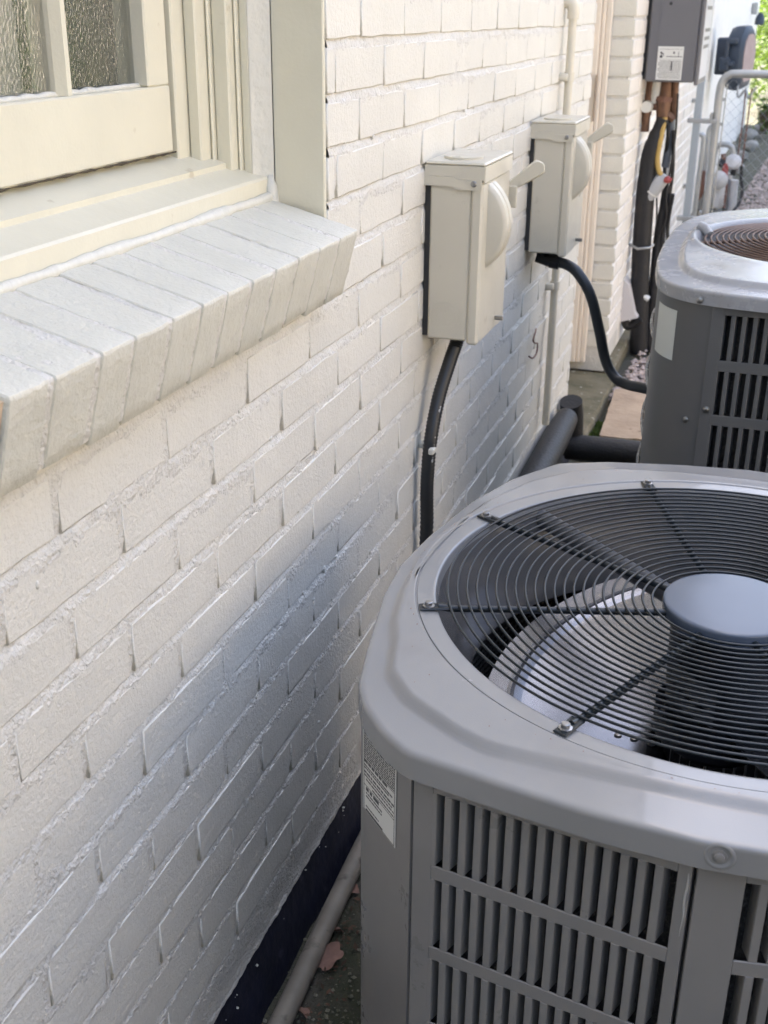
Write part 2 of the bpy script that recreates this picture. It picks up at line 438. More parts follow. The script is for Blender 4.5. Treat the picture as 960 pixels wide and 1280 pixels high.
for i in range(150):            # paint runs, mortar crumbs and pimples left under the paint
    k = rb.randint(2, 17); y = rb.uniform(.75, 3.2) ; z = -k * H + rb.choice((JT / 2, JT / 2, -JT / 2, rb.uniform(-.03, .03))) + rb.uniform(-.002, .002)
    if z > -.33 and y < 1.52: continue
    r = rb.uniform(.0012, .0034); e = rb.uniform(.8, 2.4)
    bl.lathe([(r, 0), (r * .8, r * .45), (r * .4, r * .7), (.0001, r * .75)], n=7, Mx=Matrix.Translation((-.0012, y, z)) @ Matrix.Rotation(rad(90), 4, 'Y') @ Matrix.Diagonal((e, rb.uniform(.7, 1.6), 1, 1)))
obj('paint_pimples', bl, M['paint'], house, kind='stuff', smooth=80)
# return of the wall end into the doorway, painted corner
mb = MB().box(-.30, -.0072, YE - .010, YE - .0005, -1.215, 2.2)
obj('wall_return', mb, M['paint'], house)
# tarred foundation band below the brickwork, ragged painted bottom edge
fb = MB(); n = 170; L = [[], [], []]
for i in range(n):
    y = .3 + (YE - .3) * i / (n - 1)
    L[0].append((.030 + .006 * noise.noise(Vector((y * 8, 0, 0))), y, GZ - .03)); L[1].append((.004 + .004 * noise.noise(Vector((y * 11, 3, 0))), y, -1.26)); L[2].append((-.011, y, -1.205))
fb.loops(L, close=False)
fb.box(-.30, -.02, .3, YE - .02, GZ - .05, -1.20)
obj('foundation_band', fb, M['tar'], house, smooth=60)
drip = MB(); pts0 = []; pts1 = []; pts2 = []
for i in range(420):
    y = .35 + (YE - .37) * i / 419
    zb = -1.222 - .012 * max(0, noise.noise(Vector((y * 14, 9, 0)))) - .004 * noise.noise(Vector((y * 60, 2, 0)))
    x = -.003 + .002 * noise.noise(Vector((y * 30, 5, 0)))
    pts0.append((x, y, -1.185)); pts1.append((x + .001, y, zb)); pts2.append((x - .012, y, zb - .001))
drip.loops([pts0, pts1, pts2], close=False)
obj('paint_edge', drip, M['mortar'], house, smooth=50)
fk = MB(); rf_ = random.Random(31)
for i in range(26):
    y = rf_.uniform(.95, 1.7); pebble(fk, (-.004 + .012 * rf_.random(), y, -1.235 - .05 * rf_.random() ** 2), rf_.choice((.001, .0015, .003)), .8)
obj('paint_flecks', fk, M['caulk'], house, kind='stuff')
# reveal of the window opening
rv = MB()
rv.box(-.075, -.0022, Y1 - .0085, Y1 - .0005, -.262, 1.0, .0015)
obj('reveal', rv, M['timber'], house)
# sloping rowlock sill
TH = rad(15)
c15, s15 = math.cos(TH), math.sin(TH)
def SL(u, w, y):        # u: from front top edge back along slope, w: below the top face
    return (.05 - u * c15 - w * s15, y, -.230 + u * s15 - w * c15)
bed = MB(); top_ = []
nu = 150
prof_ = [(.20, .0025)] + [(.20 - .196 * k / 22, .0006) for k in range(1, 22)] + [(.0032, .0008), (.0018, .0028)] + [(.0010, .004 + .080 * k / 12) for k in range(1, 13)] + [(.01, .0845), (.20, .0845)]
for i in range(nu + 1):
    y = .706 + .778 * i / nu
    top_.append([SL(u - .0016 * noise.noise(Vector((y * 90, w * 110, 2))) * (w > .003), w - .0012 * noise.noise(Vector((y * 80, u * 90, 6))) * (w < .003), y) for (u, w) in prof_])
bed.loops(top_, close=False); 
sill_o = obj('window_sill', bed, M['mortar'], house, smooth=60)
SJ = [.7, .76, .829, .888, .958, 1.020, 1.078, 1.140, 1.204, 1.270, 1.340, 1.411, 1.485]
for i, (a, b) in enumerate(zip(SJ, SJ[1:])):
    q = MB(); g2 = .0048; w0 = random.uniform(-.001, .001); nn = 5
    a += g2 * random.uniform(.55, 1.2); b -= g2 * random.uniform(.55, 1.2)
    if i == 0: a = .7005
    bt = .088 + random.uniform(-.003, .004)
    prof = [(.21 - .2035 * k / 9, -.0005) for k in range(9)] + [(.0035, -.0004), (.0012, .0002), (.0000, .0022)] + [(-.0004, .004 + (bt - .006) * k / 5) for k in range(6)] + [(.001, bt), (.21, bt)]
    ins = .0016; Ls = []; nn = 6
    for kk in range(-1, nn + 2):
        yy_ = a if kk == -1 else b if kk == nn + 1 else a + ins + (b - a - 2 * ins) * kk / nn
        sh = ins if kk in (-1, nn + 1) else 0
        Ls.append([SL(u + (sh if u < .1 else 0) + .0013 * noise.noise(Vector((yy_ * 55, w * 60, i))) * (u < .1), w + w0 + (sh if w < .03 else -sh * .6) - .0010 * noise.noise(Vector((yy_ * 45, u * 30, i + .5))), yy_ + .0016 * noise.noise(Vector((u * 22, w * 40, i + kk * .01))) * (kk in (-1, 0, nn, nn + 1))) for (u, w) in prof])
    q.loops(Ls, cap0=True, cap1=True)
    obj('sill_brick', q, M['sillpaint'], sill_o, smooth=40)
ef = MB().add([SL(u, w, .6995) for (u, w) in ((.004, .003), (.2, .003), (.2, .085), (.004, .085))], [(0, 1, 2, 3)])
ef.add([SL(u, w, .6965) for (u, w) in ((.008, .006), (.2, .006), (.2, .082), (.008, .082))], [(0, 1, 2, 3)])
ef.f.append((0, 1, 5, 4)); ef.f.append((2, 3, 7, 6)); ef.f.append((3, 0, 4, 7))
obj('sill_end', ef, M['peach'], sill_o)
# window: timber sill, step, sash, muntin, panes, jamb mouldings
win = MB()
def zf(x): return -.170 + (-.08 - x) * .44          # slope of the timber sill top
win.prism([(-.08, -.170), (-.0825, -.167), (-.122, -.1535), (-.122, -.147), (-.127, -.1455), (-.22, -.118), (-.22, -.215), (-.0805, -.201)], Y0 - .02, Y1 - .009, 'y')
win_o = obj('window', win, M['timber'], house, smooth=20)
cb = MB(); pts = []
for i in range(110):
    y = .68 + .80 * i / 109
    s_ = max(0, noise.noise(Vector((y * 6, 1, 0)))) ; pts.append((-.078 + .004 * s_, y, -.1935 + .003 * noise.noise(Vector((y * 15, 0, 2)))))
cb.tube(pts, [.0055 + .006 * max(0, noise.noise(Vector((p[1] * 8, 4, 1)))) + .002 * noise.noise(Vector((p[1] * 40, 4, 1))) for p in pts], 8)
cb.tube([(-.078, 1.485, z) for z in (-.205, -.18, -.165)], [.012, .009, .003], 8)
obj('caulk_bead', cb, M['caulk'], win_o, smooth=80)
def jamb(x0, x1, y0, y1, nm='jamb_moulding', bev=.002):
    obj(nm, MB().box(x0, x1, y0, y1, zf(x1) - .03, 1.0, bev), M['timber'], win_o)
jamb(-.108, -.0955, 1.466, 1.4905); jamb(-.1125, -.1082, 1.459, 1.4905); jamb(-.1345, -.113, 1.441, 1.4905)
jamb(-.1395, -.1347, 1.434, 1.4905); jamb(-.1565, -.140, 1.408, 1.4905); jamb(-.21, -.157, 1.378, 1.4905, 'inner_stop')
jc = MB(); Lz = []
for k in range(60):
    z = -.20 + 1.2 * k / 59; nz = lambda a: .0022 * noise.noise(Vector((z * 22, a, 3)))
    Lz.append([(-.0745, 1.4902, z), (-.077 + nz(1), 1.4865 + nz(2), z), (-.084 + nz(3), 1.481 + nz(4), z), (-.090 + nz(5), 1.472 + nz(6), z), (-.0955, 1.4665, z)])
jc.loops(Lz, close=False)
obj('caulk_bead', jc, M['caulk'], win_o, smooth=70)
jamb(-.21, -.09, .66, .70, 'inner_stop')
sx0, sx1 = -.205, -.161
obj('sash_rail', MB().box(sx0, sx1, .70, 1.372, -.127, -.0475, .002), M['timber'], win_o)
obj('sash_stile', MB().box(sx0, sx1 - .0005, 1.320, 1.3715, -.0472, 1.0, .002), M['timber'], win_o)
for yc in (1.1515, .963):
    mq = MB(); hw = .0105
    mq.prism([(yc - hw, sx0 + .002), (yc - hw, sx1 - .013), (yc - .004, sx1 - .002), (yc + .004, sx1 - .002), (yc + hw, sx1 - .013), (yc + hw, sx0 + .002)], -.0472, 1.0, 'z')
    mq.v = [(p[1], p[0], p[2]) for p in mq.v]
    obj('muntin', mq, M['timber'], win_o)
for (ya, yb) in ((.70, .955), (.971, 1.1435), (1.1595, 1.3225)):
    obj('glass_pane', MB().box(-.186, -.180, ya, yb, -.0495, 1.0), M['glass'], win_o)
    pt = MB(); pp = []
    for i in range(40):
        y = ya + (yb - ya) * i / 39
        pp.append((-.1765, y, -.0462 + .0012 * noise.noise(Vector((y * 50, 0, 7)))))
    pt.tube(pp, [.0040 + .0012 * noise.noise(Vector((p[1] * 60, 1, 7))) for p in pp], 6)
    obj('putty_line', pt, M['caulk'], win_o, smooth=80)
gapm = MB(); pp = [(sx1 + .0015, .7 + .675 * i / 80, -.1275 + .0006 * noise.noise(Vector((i * .9, 0, 0)))) for i in range(81)]
gapm.tube(pp, [max(.0003, .0012 + .0022 * noise.noise(Vector((i * .35, 2, 0)))) for i in range(81)], 5)
obj('sash_gap_shade', gapm, mat('gap_shade_brown', (.07, .055, .035), .9), win_o)  # dark bead stands for the shade in the gap below the sash
cu_ = MB(); rows_ = []
for k in range(30):
    y = .70 + .452 * k / 29; rows_.append((-.225 + .008 * math.sin(k * 1.1) + .004 * math.sin(k * 2.3), y))
cu_.loops([[(x, y, z) for x, y in rows_] for z in (-.06, .3, 1.0)], close=False)
obj('curtain', cu_, mat('pinkish_curtain', (.84, .72, .68), .9, col2=(.55, .50, .52), vscale=22), win_o, smooth=60)
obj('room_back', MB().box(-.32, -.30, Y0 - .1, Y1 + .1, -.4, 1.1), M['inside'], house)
# doorway: frame, door, pier, far wall
dr = MB()
dframe = obj('door_frame', MB().box(-.137, -.112, 4.500, 4.546, -1.25, 2.0, .003), mat('door_trim_paint', (.80, .71, .60), .4, var=.05), house)
dm = dframe.data.materials[0]
for (a, b, c, d) in ((-.111, -.097, 4.512, 4.546), (-.0965, -.0765, 4.522, 4.546), (-.175, -.1375, 4.480, 4.546)):
    obj('trim_strip', MB().box(a, b, c, d, -1.252, 2.0, .003), dm, dframe)
obj('trim_strip', MB().box(-.175, -.11, YE + .001, YE + .045, -1.25, 2.0, .003), dm, dframe)
obj('strike_plate', MB().box(-.1125, -.1113, 4.488, 4.4995, -.33, -.17), M['copper'], dframe)
obj('door', MB().box(-.23, -.18, YE, 4.56, -1.27, 2.0, .003), M['timber'], house)
obj('doorway_back', MB().box(-.40, -.30, YE - .2, 4.9, -1.35, 2.2), M['timber'], house)
PY = 4.55
pier = obj('pier', MB().box(-.30, -.004, PY + .004, PY + .35, -1.29, 2.2), M['mortar'], house)
pm = {}
for k in range(-2, 19):
    zc = -k * H + H / 2 + .02
    for (a, b) in (((-.095, .004),) if k % 2 else ((-.095, .004),)):
        key = k % 4
        if key not in pm:
            pm[key] = brick_mesh(.098, H - JT, 900 + key)
        o = link('brick', pm[key], None, pier, loc=((a + b) / 2, PY, zc)); o.rotation_euler = (0, 0, -math.pi / 2)
fw = MB().box(-.30, -.004, PY + .3505, 17.0, -1.36, 2.2)
obj('rendered_wall', fw, M['white_render'], house)
fbm = MB()
k = -2
while -k * H > -1.28:
    zc = -k * H + H / 2 + .02; y = PY + (.0 if k % 2 else -.1)
    while y < 8.5:
        a, b = max(y, PY + .0015), y + PL
        if b - a > .03: fbm.box(-.012, random.uniform(-.001, .001), a + .005, b - .005, zc - .028, zc + .028, .003)
        y += PL
    k += 1
obj('brickwork', fbm, mat('bright_painted_brick', (.84, .79, .71), .5, var=.06, vscale=9, bumps=((60, .002, 4),)), house, kind='stuff')
obj('footing', MB().box(-.05, .035, PY + .04, 14, -1.36, -1.275, .01), M['slab'], house)
obj('eave', MB().box(-.3, .30, -3, 17.3, 2.21, 2.26).box(.28, .30, -3, 17.3, 2.2601, 2.42), M['soffit'], house)
obj('roof', MB().add([(.36, -3.2, 2.40), (.36, 17.5, 2.40), (-4, 17.5, 4.6), (-4, -3.2, 4.6)], [(0, 1, 2, 3)]).box(-4, -.31, -3, 17, 2.1, 2.3), M['roof'], house)
obj('side_wall', MB().box(-.30, -.004, -3, .299, -1.36, 2.2), M['paint'], house)

# concrete step at the door, board, moss
st = MB(); n = 26
L = []
for (xo, zo) in ((.062, -1.36), (.057, -1.300), (.050, -1.290), (-.3, -1.285)):
    L.append([(xo + .008 * noise.noise(Vector((i * .6, xo * 20, 1))), 3.72 + .80 * i / (n - 1), zo + .004 * noise.noise(Vector((i * .8, 3, xo * 9)))) for i in range(n)])
st.loops(L, close=False)
tag(obj('concrete_step', st, M['slab'], smooth=40), 'mossy green stained concrete doorstep at the foot of the cream wall', 'doorstep')
bd = MB(); nb = 14
top = [[((.100 - .025 * j / (nb - 1)) + (.50 - .100) * i / (nb - 1) + .004 * noise.noise(Vector((j * .9, i * 3, 2))) * (i in (0, nb - 1)), 3.80 + .56 * j / (nb - 1) + .006 * noise.noise(Vector((i * 1.1, 8, j * .2))), -1.296 + .004 * noise.noise(Vector((i * .35, j * .35, 4)))) for i in range(nb)] for j in range(nb)]
for j in range(nb - 1): bd.loops([top[j], top[j + 1]], close=False)
edge = [q for q in top[0]]; bd.loops([[(x, y, z - .018) for x, y, z in edge], edge], close=False)
edge = [r[0] for r in top]; bd.loops([[(x, y, z - .018) for x, y, z in edge], edge], close=False)
tag(obj('wooden_board', bd, M['board'], smooth=40), 'weathered brown board lying on the ground beside the mossy doorstep', 'board')
ms = MB()
for i in range(2600):
    if i % 3: x, y = random.uniform(.12, .52), random.gauss(3.74, .03)
    else: x, y = random.gauss(.078, .010), random.uniform(3.62, 4.0)
    h = random.uniform(.006, .02); a = random.uniform(0, 3.14); w = random.uniform(.003, .007)
    b = Vector((x, y, GZ - .002 + .01 * (i % 3 > 0)))
    ms.add([b + Vector((math.cos(a) * w, math.sin(a) * w, 0)), b - Vector((math.cos(a) * w, math.sin(a) * w, 0)), b + Vector((random.uniform(-.01, .01), random.uniform(-.01, .01), h))], [(0, 1, 2)])
ms.box(.1, .54, 3.69, 3.795, GZ - .03, GZ + .004)
obj('moss', ms, M['moss'], kind='stuff')

# ------------------------------------------------------------------ flat print: rows of tiny word strips
def plate(name, parent, Mx, w, h, rows, mat_=None, thick=.0006, bar=None, rnd=None, blocks=()):
    """label plate in local (u, n, w) frame Mx: u across, n outward, w up; origin at the centre"""
    rnd = rnd or random
    pl = obj(name, MB().box(-w / 2, w / 2, 0, thick, -h / 2, h / 2, 0, Mx), mat_ or M['label'], parent)
    q = MB()
    def strip(a, b, c, d): q.box(a, b, thick - .0002, thick + .00025, c, d, 0, Mx)
    for (r, hh, a0, a1) in rows:                # r: height fraction from the top, hh: letter height, a0..a1: extent fraction
        z = h / 2 - r * h; x = -w / 2 + a0 * w; xe = -w / 2 + a1 * w
        while x < xe:
            l = rnd.uniform(1.2, 4.5) * hh; l = min(l, xe - x)
            strip(x, x + l, z - hh / 2, z + hh / 2); x += l + hh * rnd.uniform(.5, .9)
    for (a0, a1, b0, b1) in blocks: strip(-w / 2 + a0 * w, -w / 2 + a1 * w, h / 2 - b1 * h, h / 2 - b0 * h)
    obj('print', q, M['ink'], pl); return pl
def frame_uv(P, Q, out):
    """matrix: local x along P->Q, local y outward, local z up, origin P"""
    u = (Q - P).normalized(); n = Vector((0, 0, 1)).cross(u)
    if n.dot(out) < 0: n = -n
    Mx = Matrix((u, n, Vector((0, 0, 1)))).transposed().to_4x4(); Mx.translation = P; return Mx

# ------------------------------------------------------------------ disconnect boxes
def make_box(name, label, loc):
    t = thing(name, label, 'disconnect box', loc, 'electrical disconnect boxes on the brick wall')
    Wd, D, Hh = .20, .103, .305          # along the wall, depth, height; origin at lower near wall corner
    b = MB().box(.010, D - .021, .0, Wd, 0, Hh - .028, .003)
    body = obj('case', b, M['box'], t, smooth=30)
    obj('back_plate', MB().box(.0, .0098, .004, Wd - .004, .004, Hh - .03), M['boxside'], t)
    cv = MB().box(D - .0205, D, -.002, Wd + .002, -.006, Hh - .03, .004)
    cover = obj('cover', cv, M['box'], t, smooth=30)
    # rain cap: top plate with turned down skirts, stepped lower edge on the near side
    cp = MB().box(.0, D + .003, -.004, Wd + .004, Hh - .004, Hh + .002, .003)
    cp.prism([(.0, Hh - .022), (.052, Hh - .022), (.056, Hh - .026), (D + .002, Hh - .026), (D + .002, Hh - .0042), (.0, Hh - .0042)], -.004, -.0024)
    cp.prism([(.0, Hh - .038), (.050, Hh - .038), (.056, Hh - .043), (D - .002, Hh - .043), (D - .002, Hh - .0262), (.056, Hh - .0262), (.052, Hh - .0222), (.0, Hh - .0222)], -.0048, -.0034)
    cp.box(D, D + .003, -.0024, Wd + .0024, Hh - .03, Hh - .0042)
    cap = obj('rain_cap', cp, M['box'], t, smooth=30)
    obj('cap_screw', MB().lathe([(.0052, 0), (.0052, .002), (.004, .003), (.0001, .003)], n=12, Mx=Matrix.Translation((D - .016, -.0048, Hh - .032)) @ Matrix.Rotation(rad(90), 4, 'X')), M['screw'], cap, smooth=40)
    kn = MB().lathe([(.034, 0), (.034, .004), (.028, .005), (.0001, .005)], (D * .5, Wd * .30, Hh + .002), n=28)
    obj('hub_plate', kn, M['box'], t, smooth=40)
    ko = MB()
    for r in (.014, .022, .0275):
        ring = [(D * .40 + r * math.cos(a * math.pi / 18), .0002, .040 + r * math.sin(a * math.pi / 18)) for a in range(37)]
        ko.tube(ring, .0006, 6, cap=False)
    obj('knockout', ko, M['box'], t, smooth=80)
    # bulging handle guard on the front: circular segment with raised rim
    zc, hh, bul = .197, .072, .035
    Rr = (hh * hh + bul * bul) / (2 * bul)
    def seg(off, n=22):
        p = []
        a0 = math.asin(hh / Rr)
        for i in range(n + 1):
            a = -a0 + 2 * a0 * i / n
            p.append((D + max(0.0, Rr * math.cos(a) - (Rr - bul)) - (off if 0 < i < n else 0), zc + (Rr * math.sin(a)) * (1 - off * 4)))
        return p
    gd = MB(); Ls = []
    for (y, off) in ((.034, .008), (.0365, .003), (.040, 0), (.056, 0), (.058, .0025), (.062, .0025), (.064, 0), (.082, 0), (.085, .004)):
        Ls.append([(x, y, z) for x, z in seg(off)])
    gd.loops(Ls, cap0=True, cap1=True)
    obj('handle_guard', gd, M['box'], t, smooth=35)
    # lever on the far side, paddle tip raised
    lv = MB(); Ls = []
    P0 = Vector((D - .006, Wd + .016, Hh - .066)); d = Vector((.062, .010, .044)); ln = d.length; d.normalize()
    up = Vector((0, 0, 1)); up = (up - d * up.dot(d)).normalized(); sd = d.cross(up)
    for i in range(15):
        s_ = i / 14; wv = .0085 + .0070 * s_
        if s_ > .84: wv *= math.sqrt(max(.02, 1 - ((s_ - .84) / .165) ** 2))
        tk = .0065
        c = P0 + d * ln * s_
        Ls.append([c + up * wv * a + sd * tk * b for a, b in ((-1, -.5), (-.8, -1), (.8, -1), (1, -.5), (1, .5), (.8, 1), (-.8, 1), (-1, .5))])
    lv.loops(Ls, cap0=True, cap1=True)
    obj('lever', lv, M['box'], t, smooth=45)
    lg = MB().box(D - .03, D + .014, Wd + .0045, Wd + .009, .205, Hh - .06, .002)
    for z in (.225, .24): lg.lathe([(.0042, 0), (.0042, .0008), (.0001, .0008)], n=10, Mx=Matrix.Translation((D + .007, Wd + .0042, z)) @ Matrix.Rotation(rad(90), 4, 'X'))
    obj('lock_tab', lg, M['box'], t)
    obj('padlock_hasp', MB().box(D + .0005, D + .017, Wd * .62, Wd * .62 + .004, .012, .020, .001), M['screw'], cover)
    return t
box1 = make_box('disconnect_box', 'nearer beige electrical disconnect box with a taped black whip hanging from its underside', (0.001, 1.955, -.500))
box2 = copy_tree(box1); box2.location = (.001, 2.825, -.503)
box2['label'] = 'farther beige electrical disconnect box below the elbowed conduit, with a looping black cable'

# whip of the near box with white smears and strap
wp = spline([(.052, 2.03, -.49), (.050, 2.025, -.515), (.040, 2.005, -.56), (.030, 1.975, -.62), (.026, 1.945, -.69), (.024, 1.935, -.77), (.024, 1.94, -.85), (.024, 1.945, -.98), (.05, 1.93, -1.1), (.14, 1.90, -1.16)], 22)
q = MB(); 
q.tube(wp, [.0118 + .0016 * (i % 2) for i in range(len(wp))], 10)
w1 = thing('black_whip', 'black corrugated conduit with white smears dropping down the wall from the nearer box', 'conduit', (0, 0, 0))
obj('hose', q, M['whip'], w1, smooth=70)
sm_ = MB()
for (i0, i1, a) in ((52, 63, .2), (68, 72, -.4), (77, 82, .35), (85, 90, .1), (96, 99, -.3)):
    sm_.tube([wp[i] + Vector((.0085, -.006 + .002 * a * (i - i0), 0)) for i in range(i0, i1 + 1)], [.0008 + .0016 * random.random() for _ in range(i0, i1 + 1)], 6)
obj('paint_smear', sm_, M['tape'], w1, smooth=70, kind='stuff')
zst = -.705
obj('strap', MB().box(.028, .0385, 1.9215, 1.948, zst - .006, zst + .006, .002).box(.002, .034, 1.9475, 1.9505, zst - .005, zst + .005, .001).box(.002, .005, 1.9505, 1.970, zst - .005, zst + .006, .001), M['caulk'], w1)
# liquidtight loop of the far box
w2 = thing('black_cable', 'thick black flexible cable looping from the farther box across to the second condenser', 'cable')
cp_ = spline([(.072, 2.92, -.541), (.095, 2.915, -.545), (.125, 2.905, -.562), (.162, 2.90, -.615), (.190, 2.90, -.70), (.212, 2.90, -.775), (.240, 2.89, -.815), (.275, 2.87, -.825), (.32, 2.82, -.815), (.40, 2.74, -.80)], 10)
obj('hose', MB().tube(cp_, .0135, 12), M['whip'], w2, smooth=60)
ft = MB().tube([(.030, 2.92, -.497), (.030, 2.92, -.535)], [.015, .016], 14).tube([(.016, 2.92, -.528), (.050, 2.92, -.538)], .0165, 14).tube([(.050, 2.92, -.538), (.074, 2.92, -.542)], [.019, .018], 8)
obj('fitting', ft, M['black'], w2, smooth=40)
# wall conduit beyond the far box
cn = thing('wall_conduit', 'cream painted upright conduit with elbow into the wall behind the farther box', 'conduit')
X = .022; YC = 3.17
obj('pipe', MB().tube([(X, YC, .035), (X, YC, -1.06)], .0105, 14), M['pvc'], cn, smooth=60)
el = spline([(-.01, YC, .062), (.006, YC, .062), (.018, YC, .056), (X, YC, .042), (X, YC, .022)], 6)
obj('elbow', MB().tube(el, .0150, 14), M['pvc'], cn, smooth=60)
for z in (-.115, -.655):
    obj('coupling' if z > -.3 else 'strap', MB().tube([(X, YC, z - .012), (X, YC, z + .012)], .0135, 14).box(-.004, X, YC - .03, YC - .010, z - .009, z + .009, .002), M['pvc'], cn, smooth=50)
# bent wire hook on the bricks
hk = spline([(.004, 3.03, -.745), (.010, 2.99, -.744), (.012, 2.955, -.757), (.012, 2.985, -.772), (.012, 3.02, -.783), (.013, 3.01, -.805), (.012, 2.965, -.808), (.006, 2.94, -.797)], 6)
tag(obj('wire_hook', MB().tube(hk, .0022, 6), M['rustpipe'], smooth=60), 'small bent wire hook sticking out of the cream bricks', 'hook')
# black foam covered pipes at the wall foot
bp = thing('black_pipe', 'fat black pipe elbow at the wall foot running across to the second condenser', 'pipe')
obj('wall_run', MB().tube([(.045, 2.2, -1.165), (.043, 2.7, -1.150), (.040, 3.30, -1.128), (.040, 3.43, -1.125)], [.042, .042, .041, .036], 16), M['black'], bp, smooth=50)
obj('riser', MB().tube([(.040, 3.50, -1.09), (.043, 3.52, -1.14), (.050, 3.53, -1.27)], [.036, .037, .037], 16), M['black'], bp, smooth=50)
obj('cross_run', MB().tube([(.036, 3.50, -1.242), (.12, 3.50, -1.240), (.30, 3.50, -1.238), (.55, 3.48, -1.238)], [.040, .042, .042, .042], 16), M['black'], bp, smooth=50)
# dirty drain pipe along the wall
dp = []
for i in range(60):
    y = .80 + 2.2 * i / 59; dp.append((.058 - .030 * (y - 1.0) + .004 * noise.noise(Vector((y * 3, 0, 0))), y, GZ + .021 + .003 * noise.noise(Vector((y * 4, 4, 0)))))
tag(obj('drain_pipe', MB().tube(dp, .0165, 12), M['dirtypipe'], smooth=60), 'dirty beige drain pipe lying along the navy tarred base of the wall', 'pipe')

# ------------------------------------------------------------------ condensers
def outline_fn(half, smooth=3.0):
    pts = [(x, y) for x, y in half] + [(-x, y) for x, y in half if abs(x) > 1e-6]
    P = sorted((math.atan2(y, x), math.hypot(x, y)) for x, y in pts)
    A = [p[0] for p in P]; R = [p[1] for p in P]
    A = [A[-1] - 2 * math.pi] + A + [A[0] + 2 * math.pi]; R = [R[-1]] + R + [R[0]]
    # interpolate in cartesian along chords so that straight sides stay straight
    def raw(t):
        t = (t + math.pi) % (2 * math.pi) - math.pi
        for i in range(len(A) - 1):
            if A[i] <= t <= A[i + 1]:
                x0, y0, x1, y1 = R[i] * math.cos(A[i]), R[i] * math.sin(A[i]), R[i + 1] * math.cos(A[i + 1]), R[i + 1] * math.sin(A[i + 1])
                dx, dy = math.cos(t), math.sin(t); ex, ey = x1 - x0, y1 - y0
                den = dx * ey - dy * ex
                return (x0 * ey - y0 * ex) / den
        return R[0]
    N = 720; tab = [raw(-math.pi + 2 * math.pi * i / N) for i in range(N)]
    for _ in range(3):
        k = int(smooth); tab = [sum(tab[(i + j) % N] for j in range(-k, k + 1)) / (2 * k + 1) for i in range(N)]
    def f(t):
        u = ((t + math.pi) / (2 * math.pi) * N) % N; i = int(u); w = u - i
        return tab[i % N] * (1 - w) + tab[(i + 1) % N] * w
    return f

def lid_mesh(fo, fc, prof_in, zf, skirt, step, crown, NA=288):
    """loops from the skirt inwards; prof_in: list of (radius, z) of circular loops"""
    L = []
    th = [2 * math.pi * k / NA for k in range(NA)]
    def lp(fr): L.append([(fr(t)[0] * math.cos(t), fr(t)[0] * math.sin(t), fr(t)[1]) for t in th])
    lp(lambda t: (fo(t) - .006, zf - skirt - .001))
    lp(lambda t: (fo(t), zf - skirt)); lp(lambda t: (fo(t), zf - .0070)); lp(lambda t: (fo(t), zf - .0045)); lp(lambda t: (fo(t) - .0010, zf - .0020))
    lp(lambda t: (fo(t) - .0030, zf - .0005)); lp(lambda t: (fo(t) - .0055, zf)); lp(lambda t: (fo(t) - .0085, zf + .0002))
    g = lambda t: min(fc(t), fo(t) - .024)
    for (a, b) in ((.0095, .0006), (.0070, .0010), (.0050, .10 * step + .0012), (.0022, .38 * step + .0012), (-.0010, .72 * step + .0012), (-.0035, .93 * step + .0012), (-.0055, step + .0012), (-.0085, step + .0012)):
        lp(lambda t, a=a, b=b: (g(t) + a, zf + b))
    r0 = prof_in[0][0]
    for w in (.25, .6, .9): lp(lambda t, w=w: ((g(t) - .011) * (1 - w) + (r0 + .006) * w, zf + step + crown * w + .001))
    for (r, z) in prof_in: lp(lambda t, r=r, z=z: (r, z))
    return MB().loops(L)

def louver_panel(t, P, Q, out, ztop, zbot, mar, ncol, row0, rowh, pitch, matname, side=1, parts=True, name='louver_panel', fin=.018, slot=.49, sh=None):
    """sheet with rows of upright slots; every slot has a fin folded inwards beside it"""
    Mx = frame_uv(P, Q, out); Wd = (Q - P).length; Mx.translation = P
    ml, mr_ = mar; th = .0025
    q = MB()
    q.box(0, ml, -th, 0, zbot, ztop, .0008, Mx); q.box(Wd - mr_, Wd, -th, 0, zbot, ztop, .0008, Mx)
    cw = (Wd - ml - mr_) / ncol; rows = []
    z = row0
    q.box(ml - .0002, Wd - mr_ + .0002, -th, -.00004, row0, ztop, .0008, Mx)
    while z - rowh > zbot + .012:
        rows.append((z - rowh, z)); zn = z - rowh - (pitch - rowh)
        if zn - rowh <= zbot + .012: zn = zbot
        q.box(ml - .0002, Wd - mr_ + .0002, -th, -.00004, zn, z - rowh, .0008, Mx)
        z = zn
        if zn == zbot: break
    # bent edge returns of the sheet
    q.box(0, .002, -.02, -th - .0001, zbot, ztop, 0, Mx); q.box(Wd - .002, Wd, -.02, -th - .0001, zbot, ztop, 0, Mx)
    pan = obj(name, q, M[matname], t, smooth=30)
    bw = cw * (1 - slot)
    lm = MB(); hz = rowh / 2
    lm.box(-bw / 2, bw / 2, -th, -.0001, -hz - .0002, hz + .0002, .0007)
    e = bw / 2 * side
    sh_ = side * .0032; tk_ = -side * .0012
    lm.prism([(e, -th), (e + sh_, -fin), (e + sh_ + tk_, -fin), (e + tk_, -th)], -hz + .001, hz - .001, 'z')
    if parts:
        me = lm.mesh('louver', 30); me.materials.append(M[matname])
        for (za, zb) in rows:
            for i in range(ncol):
                u = ml + cw * (i if side > 0 else i + 1)
                o = link('louver', me, None, pan); o.matrix_world = Mx @ Matrix.Translation((u, 0, (za + zb) / 2))
    else:
        al = MB()
        for (za, zb) in rows:
            for i in range(ncol):
                u = ml + cw * (i if side > 0 else i + 1)
                al.add([Mx @ (Vector(p) + Vector((u, 0, (za + zb) / 2))) for p in lm.v], lm.f)
        obj('louver', al, M[matname], pan, kind='stuff', smooth=30)
    return pan, Mx

